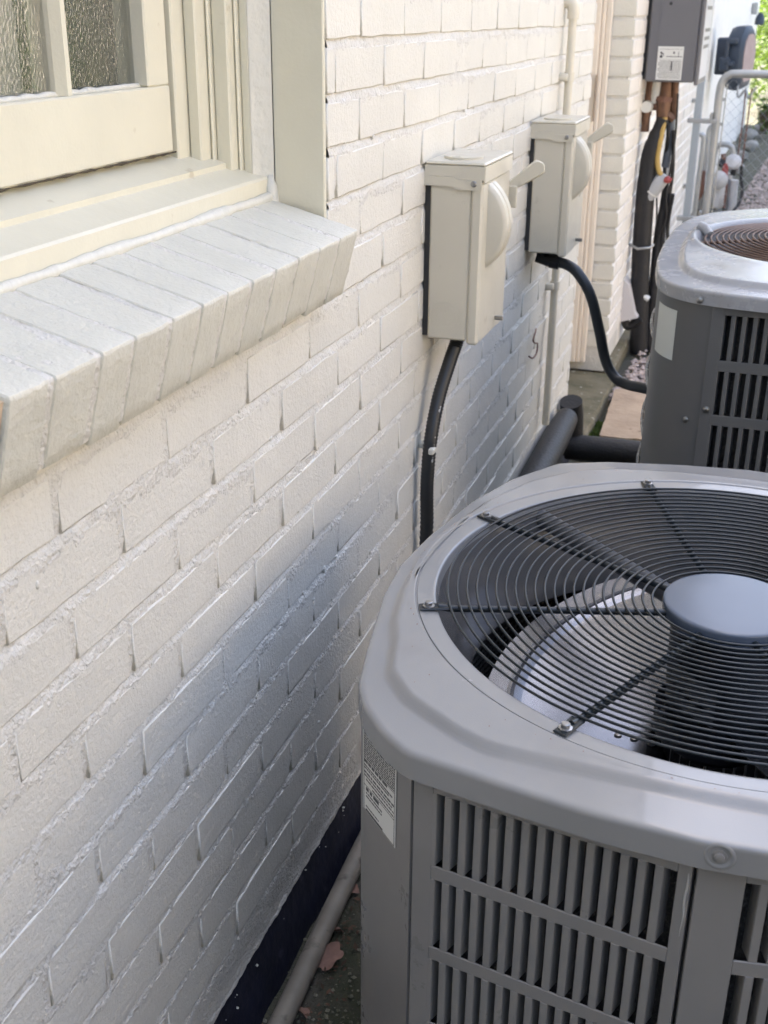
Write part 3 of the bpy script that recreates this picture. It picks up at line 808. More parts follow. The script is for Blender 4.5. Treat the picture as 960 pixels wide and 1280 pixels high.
def post(t, pts, ztop, zbot, matname, name='corner_post', th=.003):
    n = len(pts); c = Vector((0, 0, 0)); q = MB()
    inn = [Vector((p[0], p[1], 0)) * (1 - .004 / math.hypot(p[0], p[1])) for p in pts]
    loop = [Vector((p[0], p[1], 0)) for p in pts] + inn[::-1]
    q.loops([[(a.x, a.y, z) for a in loop] for z in (zbot, ztop)], cap0=True, cap1=True)
    return obj(name, q, M[matname], t, smooth=50)

def bolt_tab(parent, ang, r, z, mat_='screw'):
    Rz = Matrix.Translation((r * math.cos(ang), r * math.sin(ang), z)) @ Matrix.Rotation(ang, 4, 'Z')
    tb = MB().box(-.024, .011, -.008, .008, .0, .0025, .0015, Rz)
    o = obj('mounting_tab', tb, M['wire'], parent, smooth=30)
    bl = MB().lathe([(.0072, .0025), (.0072, .0036), (.0046, .004), (.0046, .0078), (.0036, .0086), (.0001, .0086)], n=8, Mx=Rz)
    return o, obj('bolt', bl, M[mat_], o if False else parent, smooth=30)

def screw(t, Mx, r=.005, name='screw', m_='screw'):
    return obj(name, MB().lathe([(r * 1.5, 0), (r * 1.5, .001), (r, .0015), (r, .0035), (r * .7, .0042), (.0001, .0042)], n=10, Mx=Mx), M[m_], t, smooth=35)

# ---- near unit
CX, CY = .590, 1.289
ac = thing('air_conditioner', 'nearest grey air conditioner condenser with open wire fan guard and blue cap, large in front', 'air conditioner', (CX, CY, 0))
out1 = outline_fn([(0, -.447), (-.089, -.441), (-.171, -.428), (-.234, -.416), (-.278, -.408), (-.313, -.381), (-.345, -.342), (-.362, -.308), (-.379, -.23), (-.402, -.105), (-.408, -.02), (-.397, .084), (-.374, .211), (-.338, .316), (-.285, .405), (-.212, .438), (-.104, .464), (0, .478)], 1)
cr1 = outline_fn([(0, -.391), (-.07, -.389), (-.118, -.387), (-.168, -.385), (-.206, -.382), (-.241, -.366), (-.301, -.327), (-.334, -.285), (-.352, -.213), (-.373, -.155), (-.382, -.082), (-.380, .029), (-.368, .12), (-.345, .21), (-.305, .295), (-.25, .36), (-.19, .39), (-.1, .408), (0, .413)], 1)
zl = -.597
prof = [(.3795, zl + .0), (.3775, zl + .0), (.3768, zl - .0003), (.3758, zl - .0030), (.3746, zl - .0032), (.3738, zl - .0016), (.3725, zl - .0016), (.3560, zl - .0026), (.3535, zl - .0028), (.3522, zl - .0034), (.3512, zl - .0052), (.3505, zl - .0085), (.3485, zl - .0145), (.344, zl - .026), (.336, zl - .045), (.327, zl - .07), (.318, zl - .095), (.311, zl - .115), (.309, zl - .135), (.314, zl - .136)]
lid = obj('lid', lid_mesh(out1, cr1, prof[:13], -.607, .030, .0088, .0002), M['lid'], ac, smooth=50)
obj('bell_mouth', MB().lathe(prof[12:], n=160), M['bell'], ac, smooth=60)
ZT, ZB = -.640, -1.27
def V2(x, y): return Vector((x, y, 0))
B_, C_ = V2(-.274, -.391), V2(-.004, -.4335)
pan, Mp = louver_panel(ac, B_, C_, V2(-.15, -1), ZT, ZB, (.0215, .0125), 15, -.6585, .0885, .1055, 'ac')
C2, B2 = V2(.0005, -.4335), V2(.274, -.391)
louver_panel(ac, C2, B2, V2(.15, -1), ZT, ZB, (.042, .02), 13, -.6585, .0885, .1055, 'ac', side=-1)
A_ = V2(-.357, -.3095)
def arc_post(pts): return post(ac, pts, ZT, ZB, 'ac')
arc_post([(-.3685, -.268), (-.3665, -.280), (-.3635, -.294), (-.359, -.306), (-.352, -.315), (-.2795, -.3865), (-.2775, -.3885)])
for sx, sy in ((1, -1), (1, 1), (-1, 1)):
    arc_post([(sx * .3685, sy * .268), (sx * .3635, sy * .294), (sx * .352, sy * .315), (sx * .2795, sy * .3865)])
for (P, Q, o_) in ((V2(-.402, 0), V2(-.369, -.266), V2(-1, -.1)), (V2(-.369, .266), V2(-.402, 0.002), V2(-1, .1)), (V2(.369, -.266), V2(.402, 0), V2(1, 0)), (V2(.402, .002), V2(.369, .266), V2(1, 0)),
                  (V2(-.004, .4335), V2(-.274, .391), V2(0, 1)), (V2(.274, .391), V2(0, .4335), V2(0, 1))):
    louver_panel(ac, P, Q, o_, ZT, ZB, (.02, .02), 14, -.6585, .0885, .1055, 'ac', parts=False)
ci = MB(); NA = 120
ci.loops([[((out1(t) - k) * math.cos(t), (out1(t) - k) * math.sin(t), z) for t in [2 * math.pi * i / NA for i in range(NA)]] for (k, z) in ((.036, ZB + .01), (.036, ZT - .008), (.053, ZT - .008), (.053, ZB + .01))])
obj('coil', ci, M['coil'], ac, smooth=40)
cf = MB()           # coil fins and hairpin tubes seen through the slots and from above
for i in range(260):
    t = 2 * math.pi * i / 260; r = out1(t) - .0545; ct, st_ = math.cos(t), math.sin(t)
    cf.box(-.004, 0, -.0018, .0018, ZT - .25, ZT - .012, 0, Matrix.Translation((r * ct, r * st_, 0)) @ Matrix.Rotation(t, 4, 'Z'))
for k in range(24):
    z = ZT - .02 - k * .0105
    cf.tube([((out1(t) - .0585) * math.cos(t), (out1(t) - .0585) * math.sin(t), z) for t in [2 * math.pi * i / 72 for i in range(73)]], .0022, 4, cap=False)
obj('coil_fins', cf, mat('coil_fin_grey', (.05, .048, .045), .5, metal=.4), ac, kind='stuff')
obj('base_pan', MB().loops([[((out1(t) - .002) * math.cos(t), (out1(t) - .002) * math.sin(t), z) for t in [2 * math.pi * i / 96 for i in range(96)]] for z in (GZ + .02, ZB - .001)], cap0=True, cap1=True), M['ac'], ac, smooth=40)
cm = MB().lathe([(.085, -1.26), (.09, -1.2), (.09, -1.02), (.075, -.965), (.04, -.945), (.0001, -.94)], (.03, .06, 0), n=24)
obj('compressor', cm, M['motor'], ac, smooth=50)
pi = MB()
pi.tube(spline([(-.05, -.17, -1.2), (-.06, -.19, -.93), (-.03, -.24, -.88), (.06, -.26, -.90), (.12, -.22, -.98)], 8), .006, 8)
pi.tube(spline([(.05, -.12, -1.0), (.00, -.20, -.86), (-.08, -.25, -.85), (-.15, -.27, -.93)], 8), .0045, 8)
obj('copper_tubing', pi, M['copper'], ac, smooth=60)
obj('wiring', MB().tube(spline([(-.06, -.10, -.80), (-.09, -.17, -.78), (-.14, -.22, -.82), (-.10, -.27, -.88)], 8), .003, 6), M['yellow'], ac, smooth=60)
obj('contactor_cover', MB().box(.05, .20, -.34, -.26, -.86, -.80, .004), M['motor'], ac)
ds = MB(); rd = random.Random(21)
for i in range(90):
    t = rd.uniform(-math.pi, math.pi); r = rd.uniform(.385, cr1(t) - .012) if cr1(t) > .41 else rd.uniform(.381, .384)
    pebble(ds, (r * math.cos(t), r * math.sin(t), zl + .0004), rd.uniform(.0004, .0011), .5)
obj('dust_specks', ds, M['leaf'], ac, kind='stuff')
gp_ = MB().box(-.004, .016, -.0012, .0006, ZT - .0015, ZT + .0035, 0, Matrix.Translation((B_.x - .004, B_.y, 0)) @ Matrix.Rotation(rad(-8.7), 4, 'Z'))
obj('seam_gap_shade', gp_, M['motor'], ac)  # black sliver stands for the shade inside the seam
# seam details
screw(ac, Matrix.Translation((-.3265, -.3430, -.6235)) @ Matrix.Rotation(rad(-135 + 90), 4, 'Z') @ Matrix.Rotation(rad(90), 4, 'X'), .0045, m_='motor')
dm_ = MB().lathe([(.014, .0), (.0125, .0016), (.010, .0012), (.0085, -.0005), (.0001, -.0005)], n=24, Mx=Matrix.Translation((.016, -.4458, -.6205)) @ Matrix.Rotation(rad(90), 4, 'X'))
obj('dimple', dm_, M['lid'], ac, smooth=60)
screw(ac, Matrix.Translation((.016, -.4455, -.6205)) @ Matrix.Rotation(rad(90), 4, 'X'), .0045, m_='ac')
scf = MB().tube([Mp @ Vector(((C_ - B_).length - .003 + .0006 * math.sin(i * 1.3), .0002, ZT - .016 - i * .008)) for i in range(10)], [.0003, .0009, .0012, .0013, .0011, .0012, .0009, .0006, .0004, .0002], 5)
obj('scuff', scf, M['tape'], ac, smooth=80)
# rating plate on the chamfer
lu = (V2(-.2795, -.3865) - V2(-.352, -.315)).normalized()
ctr = V2(-.352, -.315) + lu * .037; ctr.z = -.7045
Ml = frame_uv(V2(-.352, -.315), V2(-.2795, -.3865), V2(-1, -1)); Ml.translation = ctr + V2(-1, -1).normalized() * .0006
rows = [(.03 + .027 * i, .0016, .05, .95) for i in range(13)] + [(.40, .003, .05, .75), (.45, .0016, .05, .9), (.48, .0016, .05, .8), (.53, .0022, .05, .95), (.57, .0016, .05, .9), (.61, .0016, .1, .95), (.655, .0016, .3, .95), (.72, .004, .1, .5), (.77, .0016, .1, .6), (.81, .0016, .1, .6), (.93, .0014, .1, .5)]
plate('rating_plate', ac, Ml, .076, .108, rows, blocks=((.03, .97, .375, .379), (.03, .97, .685, .689), (.03, .97, .008, .012), (.03, .97, .988, .992), (.03, .04, .01, .99), (.96, .97, .01, .99), (.1, .62, .965, .982)))

# fan guard
def dz(r): return -.013 * (.35 - r) / .26
zc_ = zl - .0125
gd = obj('fan_guard', MB().lathe([(.0775, zc_ + .006), (.0785, zc_ - .010), (.0770, zc_ - .014)], n=64), M['navy'], ac, smooth=50)
obj('hub_cap', MB().lathe([(.0795, zc_ - .009), (.0802, zc_ + .004), (.0800, zc_ + .0062), (.0790, zc_ + .0074), (.0775, zc_ + .0080), (.075, zc_ + .0082), (.04, zc_ + .0083), (.0001, zc_ + .0083)], n=96), M['navy'], gd, smooth=40)
for i in range(22):
    r = .0925 + i * .0117; n_ = 128
    rg = MB(); ring = []
    v = []; f = []
    for k in range(n_):
        t = 2 * math.pi * k / n_
        for j in range(6):
            a = 2 * math.pi * j / 6; rr = r + .0016 * math.cos(a)
            v.append((rr * math.cos(t), rr * math.sin(t), zl + dz(r) + .0032 + .0016 * math.sin(a)))
    for k in range(n_):
        for j in range(6): f.append((k * 6 + j, k * 6 + (j + 1) % 6, ((k + 1) % n_) * 6 + (j + 1) % 6, ((k + 1) % n_) * 6 + j))
    rg.add(v, f); obj('guard_wire', rg, M['wire'], gd, smooth=180)
for k in range(8):
    a = rad(22.5 + 45 * k)
    d = Vector((math.cos(a), math.sin(a), 0)); e = Vector((-d.y, d.x, 0))
    sp = MB().tube([d * .07 + Vector((0, 0, zl - .002 + dz(.07))), d * .338 + Vector((0, 0, zl - .002 + dz(.338))), d * .352 + Vector((0, 0, zl + .0005))], [.0044, .0044, .0040], 8)
    for i in range(22):
        r = .0925 + i * .0117
        sp.add([d * r + e * sx + Vector((0, 0, zl + dz(r) + zz)) for sx in (-.0028, .0028) for zz in (-.001, .0035)], [(0, 1, 3, 2)])
    obj('spoke', sp, M['wire'], gd, smooth=50)
    bolt_tab(gd, a, .3625, zl - .0012)
# motor, lead tube and blades
mo_ = MB().lathe([(.066, zl - .022), (.0675, zl - .04), (.066, zl - .10), (.062, zl - .17), (.058, zl - .20), (.02, zl - .205), (.0001, zl - .205)], n=64)
mt = obj('motor', mo_, M['motor'], ac, smooth=40)
mb = MB()
for j, (a0, a1, z0, z1, nm) in enumerate(((205, 268, -.075, -.105, 'm'), (222, 268, -.109, -.126, 'm'))):
    mb.loops([[(.0683 * math.cos(rad(a0 + (a1 - a0) * i / 10)), .0683 * math.sin(rad(a0 + (a1 - a0) * i / 10)), zl + z + .00035 * (-(a0 + (a1 - a0) * i / 10) + 230)) for i in range(11)] for z in (z0, z1)], close=False)
obj('motor_sticker', mb, mat('dull_sticker', (.10, .105, .11), .5, var=.5, vscale=300), mt)
obj('lead_tube', MB().tube([(-.303, .242, zl - .024), (-.20, .156, zl - .028), (-.060, .040, zl - .034)], [.0125, .0125, .0125], 14), mat('grey_lead_tube', (.075, .08, .09), .3), ac, smooth=50)
fan = obj('fan', MB().lathe([(.075, zl - .150), (.075, zl - .185), (.03, zl - .19), (.0001, zl - .19)], n=32), M['motor'], ac, smooth=40)
def blade(rot):
    nr, na = 44, 30; rows_ = []
    for i in range(nr):
        s_ = i / (nr - 1); r = .062 + (.288 - .062) * s_
        a0 = 104 + 10 * s_ ; a1 = 232 - 29 * s_
        row = []
        for j in range(na):
            w = j / (na - 1); a = rad(a0 + (a1 - a0) * w + rot)
            rr = r
            if s_ > .8:      # rounded leading tip
                rr = r - .75 * max(0, .12 - w) * (s_ - .8)
            z = zl - .098 - .075 * w - .010 * math.sin(w * math.pi) - .048 * (1 - s_)
            bump_ = math.exp(-((r - .250) / .0055) ** 2)
            z += .0032 * bump_ - .06 * max(0, r - .252)
            row.append((rr * math.cos(a), rr * math.sin(a), z))
        rows_.append(row)
    q = MB()
    for i in range(nr - 1): q.loops([rows_[i], rows_[i + 1]], close=False)
    low = [[(x, y, z - .0016) for x, y, z in r] for r in rows_]
    for i in range(nr - 1): q.loops([low[i], low[i + 1]], close=False)
    e0 = [r[0] for r in rows_]; e1 = [r[-1] for r in rows_]
    for e in (e0, e1, rows_[-1]): q.loops([e, [(x, y, z - .0016) for x, y, z in e]], close=False)
    return q
for k in range(2): obj('fan_blade', blade(-180 * k), M['alu'], fan, smooth=40)
rv_ = MB()
for a, r in ((226, .10), (218, .115), (212, .13)): rv_.lathe([(.005, 0), (.004, .003), (.0001, .004)], (r * math.cos(rad(a)), r * math.sin(rad(a)), zl - .174), n=8)
obj('rivet', rv_, M['screw'], fan)

# ---- far unit
CX2, CY2 = .730, 2.630
ac2 = thing('air_conditioner', 'second darker grey condenser with pale lid, brown dusty guard and blank corner plate', 'air conditioner', (CX2, CY2, 0))
half2 = [(0, -.530), (-.147, -.525), (-.235, -.511), (-.29, -.490), (-.32, -.463), (-.345, -.41), (-.358, -.33), (-.369, -.23), (-.375, -.05), (-.370, .15), (-.355, .27), (-.339, .334), (-.312, .40), (-.28, .445), (-.23, .492), (-.177, .520), (0, .535)]
out2 = outline_fn(half2, 6)
cr2 = outline_fn([(x * .875 , y * .885) for x, y in half2], 8)
zl2 = -.400
prof2 = [(.318, zl2 + .002), (.312, zl2 + .001), (.306, zl2 - .004), (.302, zl2 - .012), (.296, zl2 - .05), (.288, zl2 - .10)]
obj('lid', lid_mesh(out2, cr2, prof2, -.414, .026, .011, .0025), M['lid2'], ac2, smooth=50)
ZT2, ZB2 = -.4405, -1.25
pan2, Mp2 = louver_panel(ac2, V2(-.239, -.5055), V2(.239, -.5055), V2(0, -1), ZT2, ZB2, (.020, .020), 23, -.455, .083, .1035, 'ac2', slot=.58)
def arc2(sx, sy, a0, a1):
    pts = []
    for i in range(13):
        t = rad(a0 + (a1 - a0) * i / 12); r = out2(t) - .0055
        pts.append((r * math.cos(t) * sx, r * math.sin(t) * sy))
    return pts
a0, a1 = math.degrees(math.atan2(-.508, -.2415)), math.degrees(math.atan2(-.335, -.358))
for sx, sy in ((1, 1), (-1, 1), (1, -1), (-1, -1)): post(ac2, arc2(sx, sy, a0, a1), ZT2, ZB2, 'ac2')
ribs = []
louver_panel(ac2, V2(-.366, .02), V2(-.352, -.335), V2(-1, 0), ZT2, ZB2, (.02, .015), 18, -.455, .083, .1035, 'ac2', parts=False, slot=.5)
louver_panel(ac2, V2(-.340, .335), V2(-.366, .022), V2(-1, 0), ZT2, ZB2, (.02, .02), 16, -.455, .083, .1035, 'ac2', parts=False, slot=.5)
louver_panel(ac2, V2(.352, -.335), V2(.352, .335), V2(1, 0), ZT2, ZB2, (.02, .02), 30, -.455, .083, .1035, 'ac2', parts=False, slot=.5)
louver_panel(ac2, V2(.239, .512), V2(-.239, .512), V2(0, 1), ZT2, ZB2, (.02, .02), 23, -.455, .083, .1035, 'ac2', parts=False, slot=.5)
rb = MB()
for k in range(8):
    z = -.448 - k * .1035
    rb.tube([(-.3525 - .016 * math.sin(math.pi * min(1, i / 12)) - .001 * i, -.325 + .66 * i / 20, z) for i in range(21)], .0035, 6)
obj('side_rib', rb, M['lid2'], ac2, smooth=60)
obj('coil', MB().loops([[((out2(t) - k) * math.cos(t), (out2(t) - k) * math.sin(t), z) for t in [2 * math.pi * i / 96 for i in range(96)]] for (k, z) in ((.04, ZB2), (.04, ZT2 - .004), (.07, ZT2 - .004), (.07, ZB2))]), M['coil'], ac2, smooth=40)
obj('base_pan', MB().loops([[((out2(t) - .003) * math.cos(t), (out2(t) - .003) * math.sin(t), z) for t in [2 * math.pi * i / 96 for i in range(96)]] for z in (GZ + .01, ZB2 - .001)], cap0=True, cap1=True), M['ac2'], ac2, smooth=40)
obj('fan', MB().lathe([(.29, zl2 - .12), (.1, zl2 - .09), (.0001, zl2 - .085)], n=48), M['rust'], ac2, smooth=50)
gd2 = obj('fan_guard', MB().lathe([(.075, zl2 + .012), (.07, zl2 + .018), (.0001, zl2 + .02)], n=32), M['rust'], ac2, smooth=50)
for i in range(18):
    r = .085 + i * .0122; v = []; f = []; n_ = 96
    z0 = zl2 - .008 + .020 * (1 - (r / .305) ** 2)
    for k in range(n_):
        t = 2 * math.pi * k / n_
        for j in range(5):
            a = 2 * math.pi * j / 5; rr = r + .0024 * math.cos(a); v.append((rr * math.cos(t), rr * math.sin(t), z0 + .0024 * math.sin(a)))
    for k in range(n_):
        for j in range(5): f.append((k * 5 + j, k * 5 + (j + 1) % 5, ((k + 1) % n_) * 5 + (j + 1) % 5, ((k + 1) % n_) * 5 + j))
    obj('guard_wire', MB().add(v, f), M['rust'], gd2, smooth=180)
for k in range(6):
    a = rad(10 + 60 * k); d = Vector((math.cos(a), math.sin(a), 0))
    obj('spoke', MB().tube([d * .07 + Vector((0, 0, zl2 + .006)), d * .2 + Vector((0, 0, zl2 - .001)), d * .315 + Vector((0, 0, zl2 - .012))], .0035, 6), M['rust'], gd2, smooth=60)
obj('edge_bracket', MB().tube([(-.31, .06, zl2 + .006), (-.295, .05, zl2 + .002), (-.285, .03, zl2 - .006)], [.012, .012, .009], 10), M['lid2'], ac2, smooth=60)
# blank plate following the corner
lp_ = MB(); pts = []
for i in range(9):
    t = rad(a0 + (a1 - a0) * (.34 + .36 * i / 8)); r = out2(t) - .0045; pts.append((r * math.cos(t), r * math.sin(t)))
lp_.loops([[(x, y, z) for x, y in pts] for z in (-.462, -.556)], close=False)
obj('blank_plate', lp_, M['label2'], ac2, smooth=60)
for (x, y, z) in ((-.262, -.5045, -.431), (-.2275, -.5065, -.632), (-.262, -.493, -.66)):
    screw(ac2, Matrix.Translation((x, y, z)) @ Matrix.Rotation(rad(90), 4, 'X'), .0045)

lt = MB(); rl = random.Random(9)
for i in range(260):
    y = rl.uniform(1.0, 1.75); x = .058 - .030 * (y - 1.0) + .022 + abs(rl.gauss(0, .03)); a = rl.uniform(0, 3.14); l = rl.uniform(.002, .008); c = Vector((x, y, GZ + rl.uniform(.006, .011)))
    u = Vector((math.cos(a), math.sin(a), rl.uniform(-.3, .3))) * l; v_ = Vector((-math.sin(a), math.cos(a), rl.uniform(-.4, .4))) * l * .45
    lt.add([c - u, c + v_, c + u, c - v_], [(0, 1, 2, 3)])
obj('leaf_litter', lt, mat('leaf_litter_brown', (.16, .09, .06), .9, col2=(.05, .035, .02), vscale=40), kind='stuff')
# dry leaves by the drain pipe
def dry_leaf(name, label, loc, size, rz, tilt):
    n = 26; q = MB(); c = (0, 0, .004); ring = []; mid = []
    for i in range(n):
        a = 2 * math.pi * i / n
        r = size * (.62 + .38 * abs(math.cos(a * .5)) ** .6 + .10 * math.sin(5 * a + size * 200) + .05 * math.sin(9 * a))
        ring.append((r * math.cos(a), r * .62 * math.sin(a), .10 * size * math.sin(3 * a) + .25 * size * abs(math.sin(a)) ** 2))
        mid.append((r * .5 * math.cos(a), r * .31 * math.sin(a), .04 * size * math.sin(3 * a + 1)))
    q.loops([ring, mid]); q.f.append(tuple(range(n, 2 * n)))
    o = obj(name, q, M['leaf'], smooth=60); o.location = loc; o.rotation_euler = (tilt[0], tilt[1], rz)
    return tag(o, label, 'leaf')
dry_leaf('dry_leaf', 'largest dry pink brown leaf lying between the drain pipe and the nearest condenser', (.074, 1.272, GZ + .014), .030, 1.2, (.25, -.15))
dry_leaf('dry_leaf', 'small dry brown leaf tucked against the drain pipe, farthest up the gap', (.052, 1.43, GZ + .012), .017, .4, (.3, .2))
dry_leaf('dry_leaf', 'dark curled dry leaf beside the lower end of the drain pipe', (.074, 1.165, GZ + .012), .018, 2.4, (.7, .1))
dry_leaf('dry_leaf', 'thin dry leaf half under the drain pipe above the largest leaf', (.062, 1.335, GZ + .011), .016, .9, (-.3, .5))

# ------------------------------------------------------------------ farther along the wall
wh = thing('water_heater', 'grey tankless water heater box with white information label hung on the wall', 'water heater', (0, 4.93, 0))
hb = MB().box(.012, .200, 0, .34, -.212, .60, .006)
obj('case', hb, M['heater'], wh, smooth=30)
obj('back_bracket', MB().box(-.004, .0115, .02, .32, -.205, .60), M['motor'], wh)
obj('side_fold', MB().box(.048, .051, -.0015, .001, -.211, .6), M['heater'], wh)
obj('front_cover', MB().box(.2005, .216, -.002, .36, -.222, .60, .004), M['heater'], wh, smooth=30)
obj('reflection_sheet', MB().box(.2165, .2185, .01, .35, -.20, .60, .001), M['heatersheen'], wh)  # pale sheet stands for the reflection on the cover
vt = MB()
for z in (-.03, -.06, -.09, .05, .09): vt.box(.2186, .2196, .06, .30, z, z + .013)
obj('vent_slot', vt, M['heater'], wh)
Mh = Matrix(((1, 0, 0, .102), (0, -1, 0, -.0006), (0, 0, 1, -.143), (0, 0, 0, 1)))
plate('information_label', wh, Mh, .098, .122, [(.30, .003, .35, .95)] + [(.44 + .055 * i, .0022, .06 if i % 3 else .12, .95) for i in range(10)], M['label'], blocks=((.06, .94, .08, .088), (.10, .17, .16, .21), (.13, .21, .2, .24), (.09, .19, .26, .34), (.22, .24, .2, .3), (.60, .66, .15, .22), (.8, .82, .15, .3), (.06, .94, .385, .39), (.55, .60, .45, .72)))
screw(wh, Matrix.Translation((.085, -.001, .07)) @ Matrix.Rotation(rad(90), 4, 'X'), .004, m_='motor')

vp = thing('valve_pipes', 'brown copper valves and pipe stubs under the water heater', 'valve', (0, 5.05, 0))
obj('isolation_valve', MB().tube([(.022, 0, -.215), (.020, 0, -.30)], .016, 10).tube([(.018, 0, -.29), (.018, 0, -.345)], .020, 8).tube([(.018, 0, -.345), (.018, 0, -.41)], .017, 10), M['copper'], vp, smooth=40)
obj('handle', MB().tube([(.02, -.012, -.312), (.018, -.045, -.312)], [.024, .022], 14), M['label'], vp, smooth=40)
obj('tee_pipe', MB().tube([(.085, 0, -.212), (.085, 0, -.25), (.082, 0, -.30), (.085, 0, -.37)], [.024, .024, .031, .026], 10).tube([(.02, 0, -.312), (.085, 0, -.312)], [.013, .018], 8).tube([(.085, 0, -.33), (.13, 0, -.36)], [.02, .014], 8).tube([(.115, .02, -.212), (.118, .02, -.30), (.128, .02, -.36)], [.02, .017, .013], 10), M['copper'], vp, smooth=40)
obj('union_nut', MB().tube([(.084, 0, -.272), (.083, 0, -.292)], .036, 6), M['rustpipe'], vp)
obj('white_connector', MB().tube([(.05, .0, -.213), (.048, 0, -.27), (.04, .0, -.30)], [.021, .022, .012], 12), M['label'], vp, smooth=40)
il = thing('insulated_pipe', 'fat black insulated pipe bulging down the white wall to the gravel', 'pipe', (0, 5.05, 0))
obj('sleeve', MB().tube(spline([(.088, -.01, -.355), (.066, -.01, -.43), (.048, -.01, -.52), (.046, -.01, -.66), (.050, -.01, -.85), (.058, -.01, -1.02), (.070, -.01, -1.15), (.080, -.01, -1.33)], 6), [.026] * 5 + [.032] * 3 + [.036] * 8 + [.039] * 27, 14), M['black'], il, smooth=60)
obj('clip', MB().tube([(.0, -.02, -.865), (.04, -.055, -.875), (.09, -.05, -.868), (.10, -.02, -.86)], .006, 6), M['galv'], il, smooth=60)
b2 = thing('black_hose', 'slimmer black hose behind the fat insulated pipe under the grey plastic cup', 'hose', (0, 5.07, 0))
obj('sleeve', MB().tube(spline([(.13, 0, -.62), (.125, 0, -.72), (.115, 0, -.82), (.115, 0, -1.0), (.12, 0, -1.33)], 6), .021, 12), M['black'], b2, smooth=60)
obj('cable', MB().tube(spline([(.135, -.02, -.26), (.142, -.02, -.42), (.135, -.02, -.56), (.13, -.03, -.66), (.14, -.03, -.74), (.125, -.03, -.80), (.118, -.03, -.83)], 6), .0045, 6), M['black'], b2, smooth=60)
tg = MB(); rt = random.Random(3)
for (x0, x1, zt_, zb_) in ((.10, .13, -.22, -.72), (.125, .15, -.22, -.95), (.06, .105, -.25, -.9), (.14, .12, -.40, -1.30), (.15, .16, -.65, -1.3)):
    tg.tube(spline([(x0 + (x1 - x0) * k / 5 + rt.uniform(-.010, .010), 5.06 + rt.uniform(-.02, .03), zt_ + (zb_ - zt_) * k / 5) for k in range(6)], 6), rt.choice((.004, .006, .008)), 6)
tag(obj('cable_tangle', tg, M['black'], smooth=60), 'tangle of thin black cables dangling among the pipes below the grey heater', 'cable')
for i_, (px_, pr_, lab_) in enumerate(((.035, .012, 'slim grey conduit upright on the white wall, nearest the water heater'), (.045, .016, 'thicker grey conduit upright on the white wall behind the gate post'))):
    y_ = (6.1, 7.6)[i_]
    cq = thing('grey_conduit', lab_, 'conduit', (0, y_, 0))
    obj('pipe', MB().tube([(px_, 0, -1.34), (px_, 0, .4 if i_ else -.3)], pr_, 10), M['galv'], cq, smooth=60)
    for z_ in (-.45, -.95): obj('clip', MB().box(0, px_ + pr_ + .002, -pr_ - .003, pr_ + .003, z_ - .012, z_ + .012, .002), M['galv'], cq)
tag(obj('yellow_hose', MB().tube(spline([(.095, 5.03, -.35), (.088, 5.02, -.43), (.082, 5.02, -.50), (.090, 5.02, -.55), (.104, 5.02, -.575)], 6), .0105, 10), M['yellow'], smooth=60), 'yellow gas hose squeezed beside the fat black insulated pipe', 'hose')
tag(obj('grey_cable_bundle', MB().tube(spline([(.112, 5.08, -.33), (.118, 5.08, -.44), (.112, 5.08, -.55)], 6), .017, 10), mat('grey_blue_cable', (.12, .14, .17), .5), smooth=60), 'grey blue cable bundle right of the yellow hose under the heater', 'cable')
cu = thing('plastic_cup', 'tilted grey plastic drain cup fixed between the black pipes', 'cup', (.118, 5.03, -.575))
Mc = Matrix.Rotation(rad(33), 4, 'Y') @ Matrix.Rotation(math.pi, 4, 'X')
obj('cup_body', MB().lathe([(.0001, -.004), (.018, 0), (.028, .02), (.030, .06), (.029, .085), (.026, .088), (.026, .10), (.024, .135), (.020, .150), (.0001, .15)], n=20, Mx=Mc), M['cup'], cu, smooth=40)
obj('rim_band', MB().lathe([(.0305, .084), (.0315, .087), (.0305, .090)], n=20, Mx=Mc), M['label'], cu, smooth=40)
tag(obj('red_valve_tag', MB().lathe([(.0001, 0), (.013, .004), (.017, .014), (.010, .026), (.0001, .03)], (.132, 5.01, -.605), n=9).tube([(.132, 5.01, -.59), (.150, 5.0, -.585)], .004, 6), M['red'], smooth=40), 'small red valve knob hanging on a cable by the grey cup', 'valve')
wb_ = thing('cable_cover', 'tilted pale metal cover box on the pier foot with a round glass dial', 'box', (0, 5.0, 0))
obj('cover', MB().prism([(.0, -1.00), (.022, -1.022), (.058, -1.14), (.072, -1.158), (-.004, -1.182)], -.05, .05), mat('cover_grey', (.60, .57, .56), .5), wb_)
obj('dial', MB().lathe([(.0001, 0), (.038, 0), (.040, .02), (.036, .03), (.0001, .036)], n=20, Mx=Matrix.Translation((.052, .06, -1.05)) @ Matrix.Rotation(rad(70), 4, 'Y')), M['meter'], wb_, smooth=40)
obj('white_cap', MB().tube([(.075, .02, -1.075), (.105, .02, -1.09)], .013, 10), M['label'], wb_, smooth=40)
obj('elbow', MB().tube(spline([(.01, .0, -1.17), (.03, 0, -1.21), (.08, 0, -1.17)], 5), .018, 10), M['black'], wb_, smooth=60)

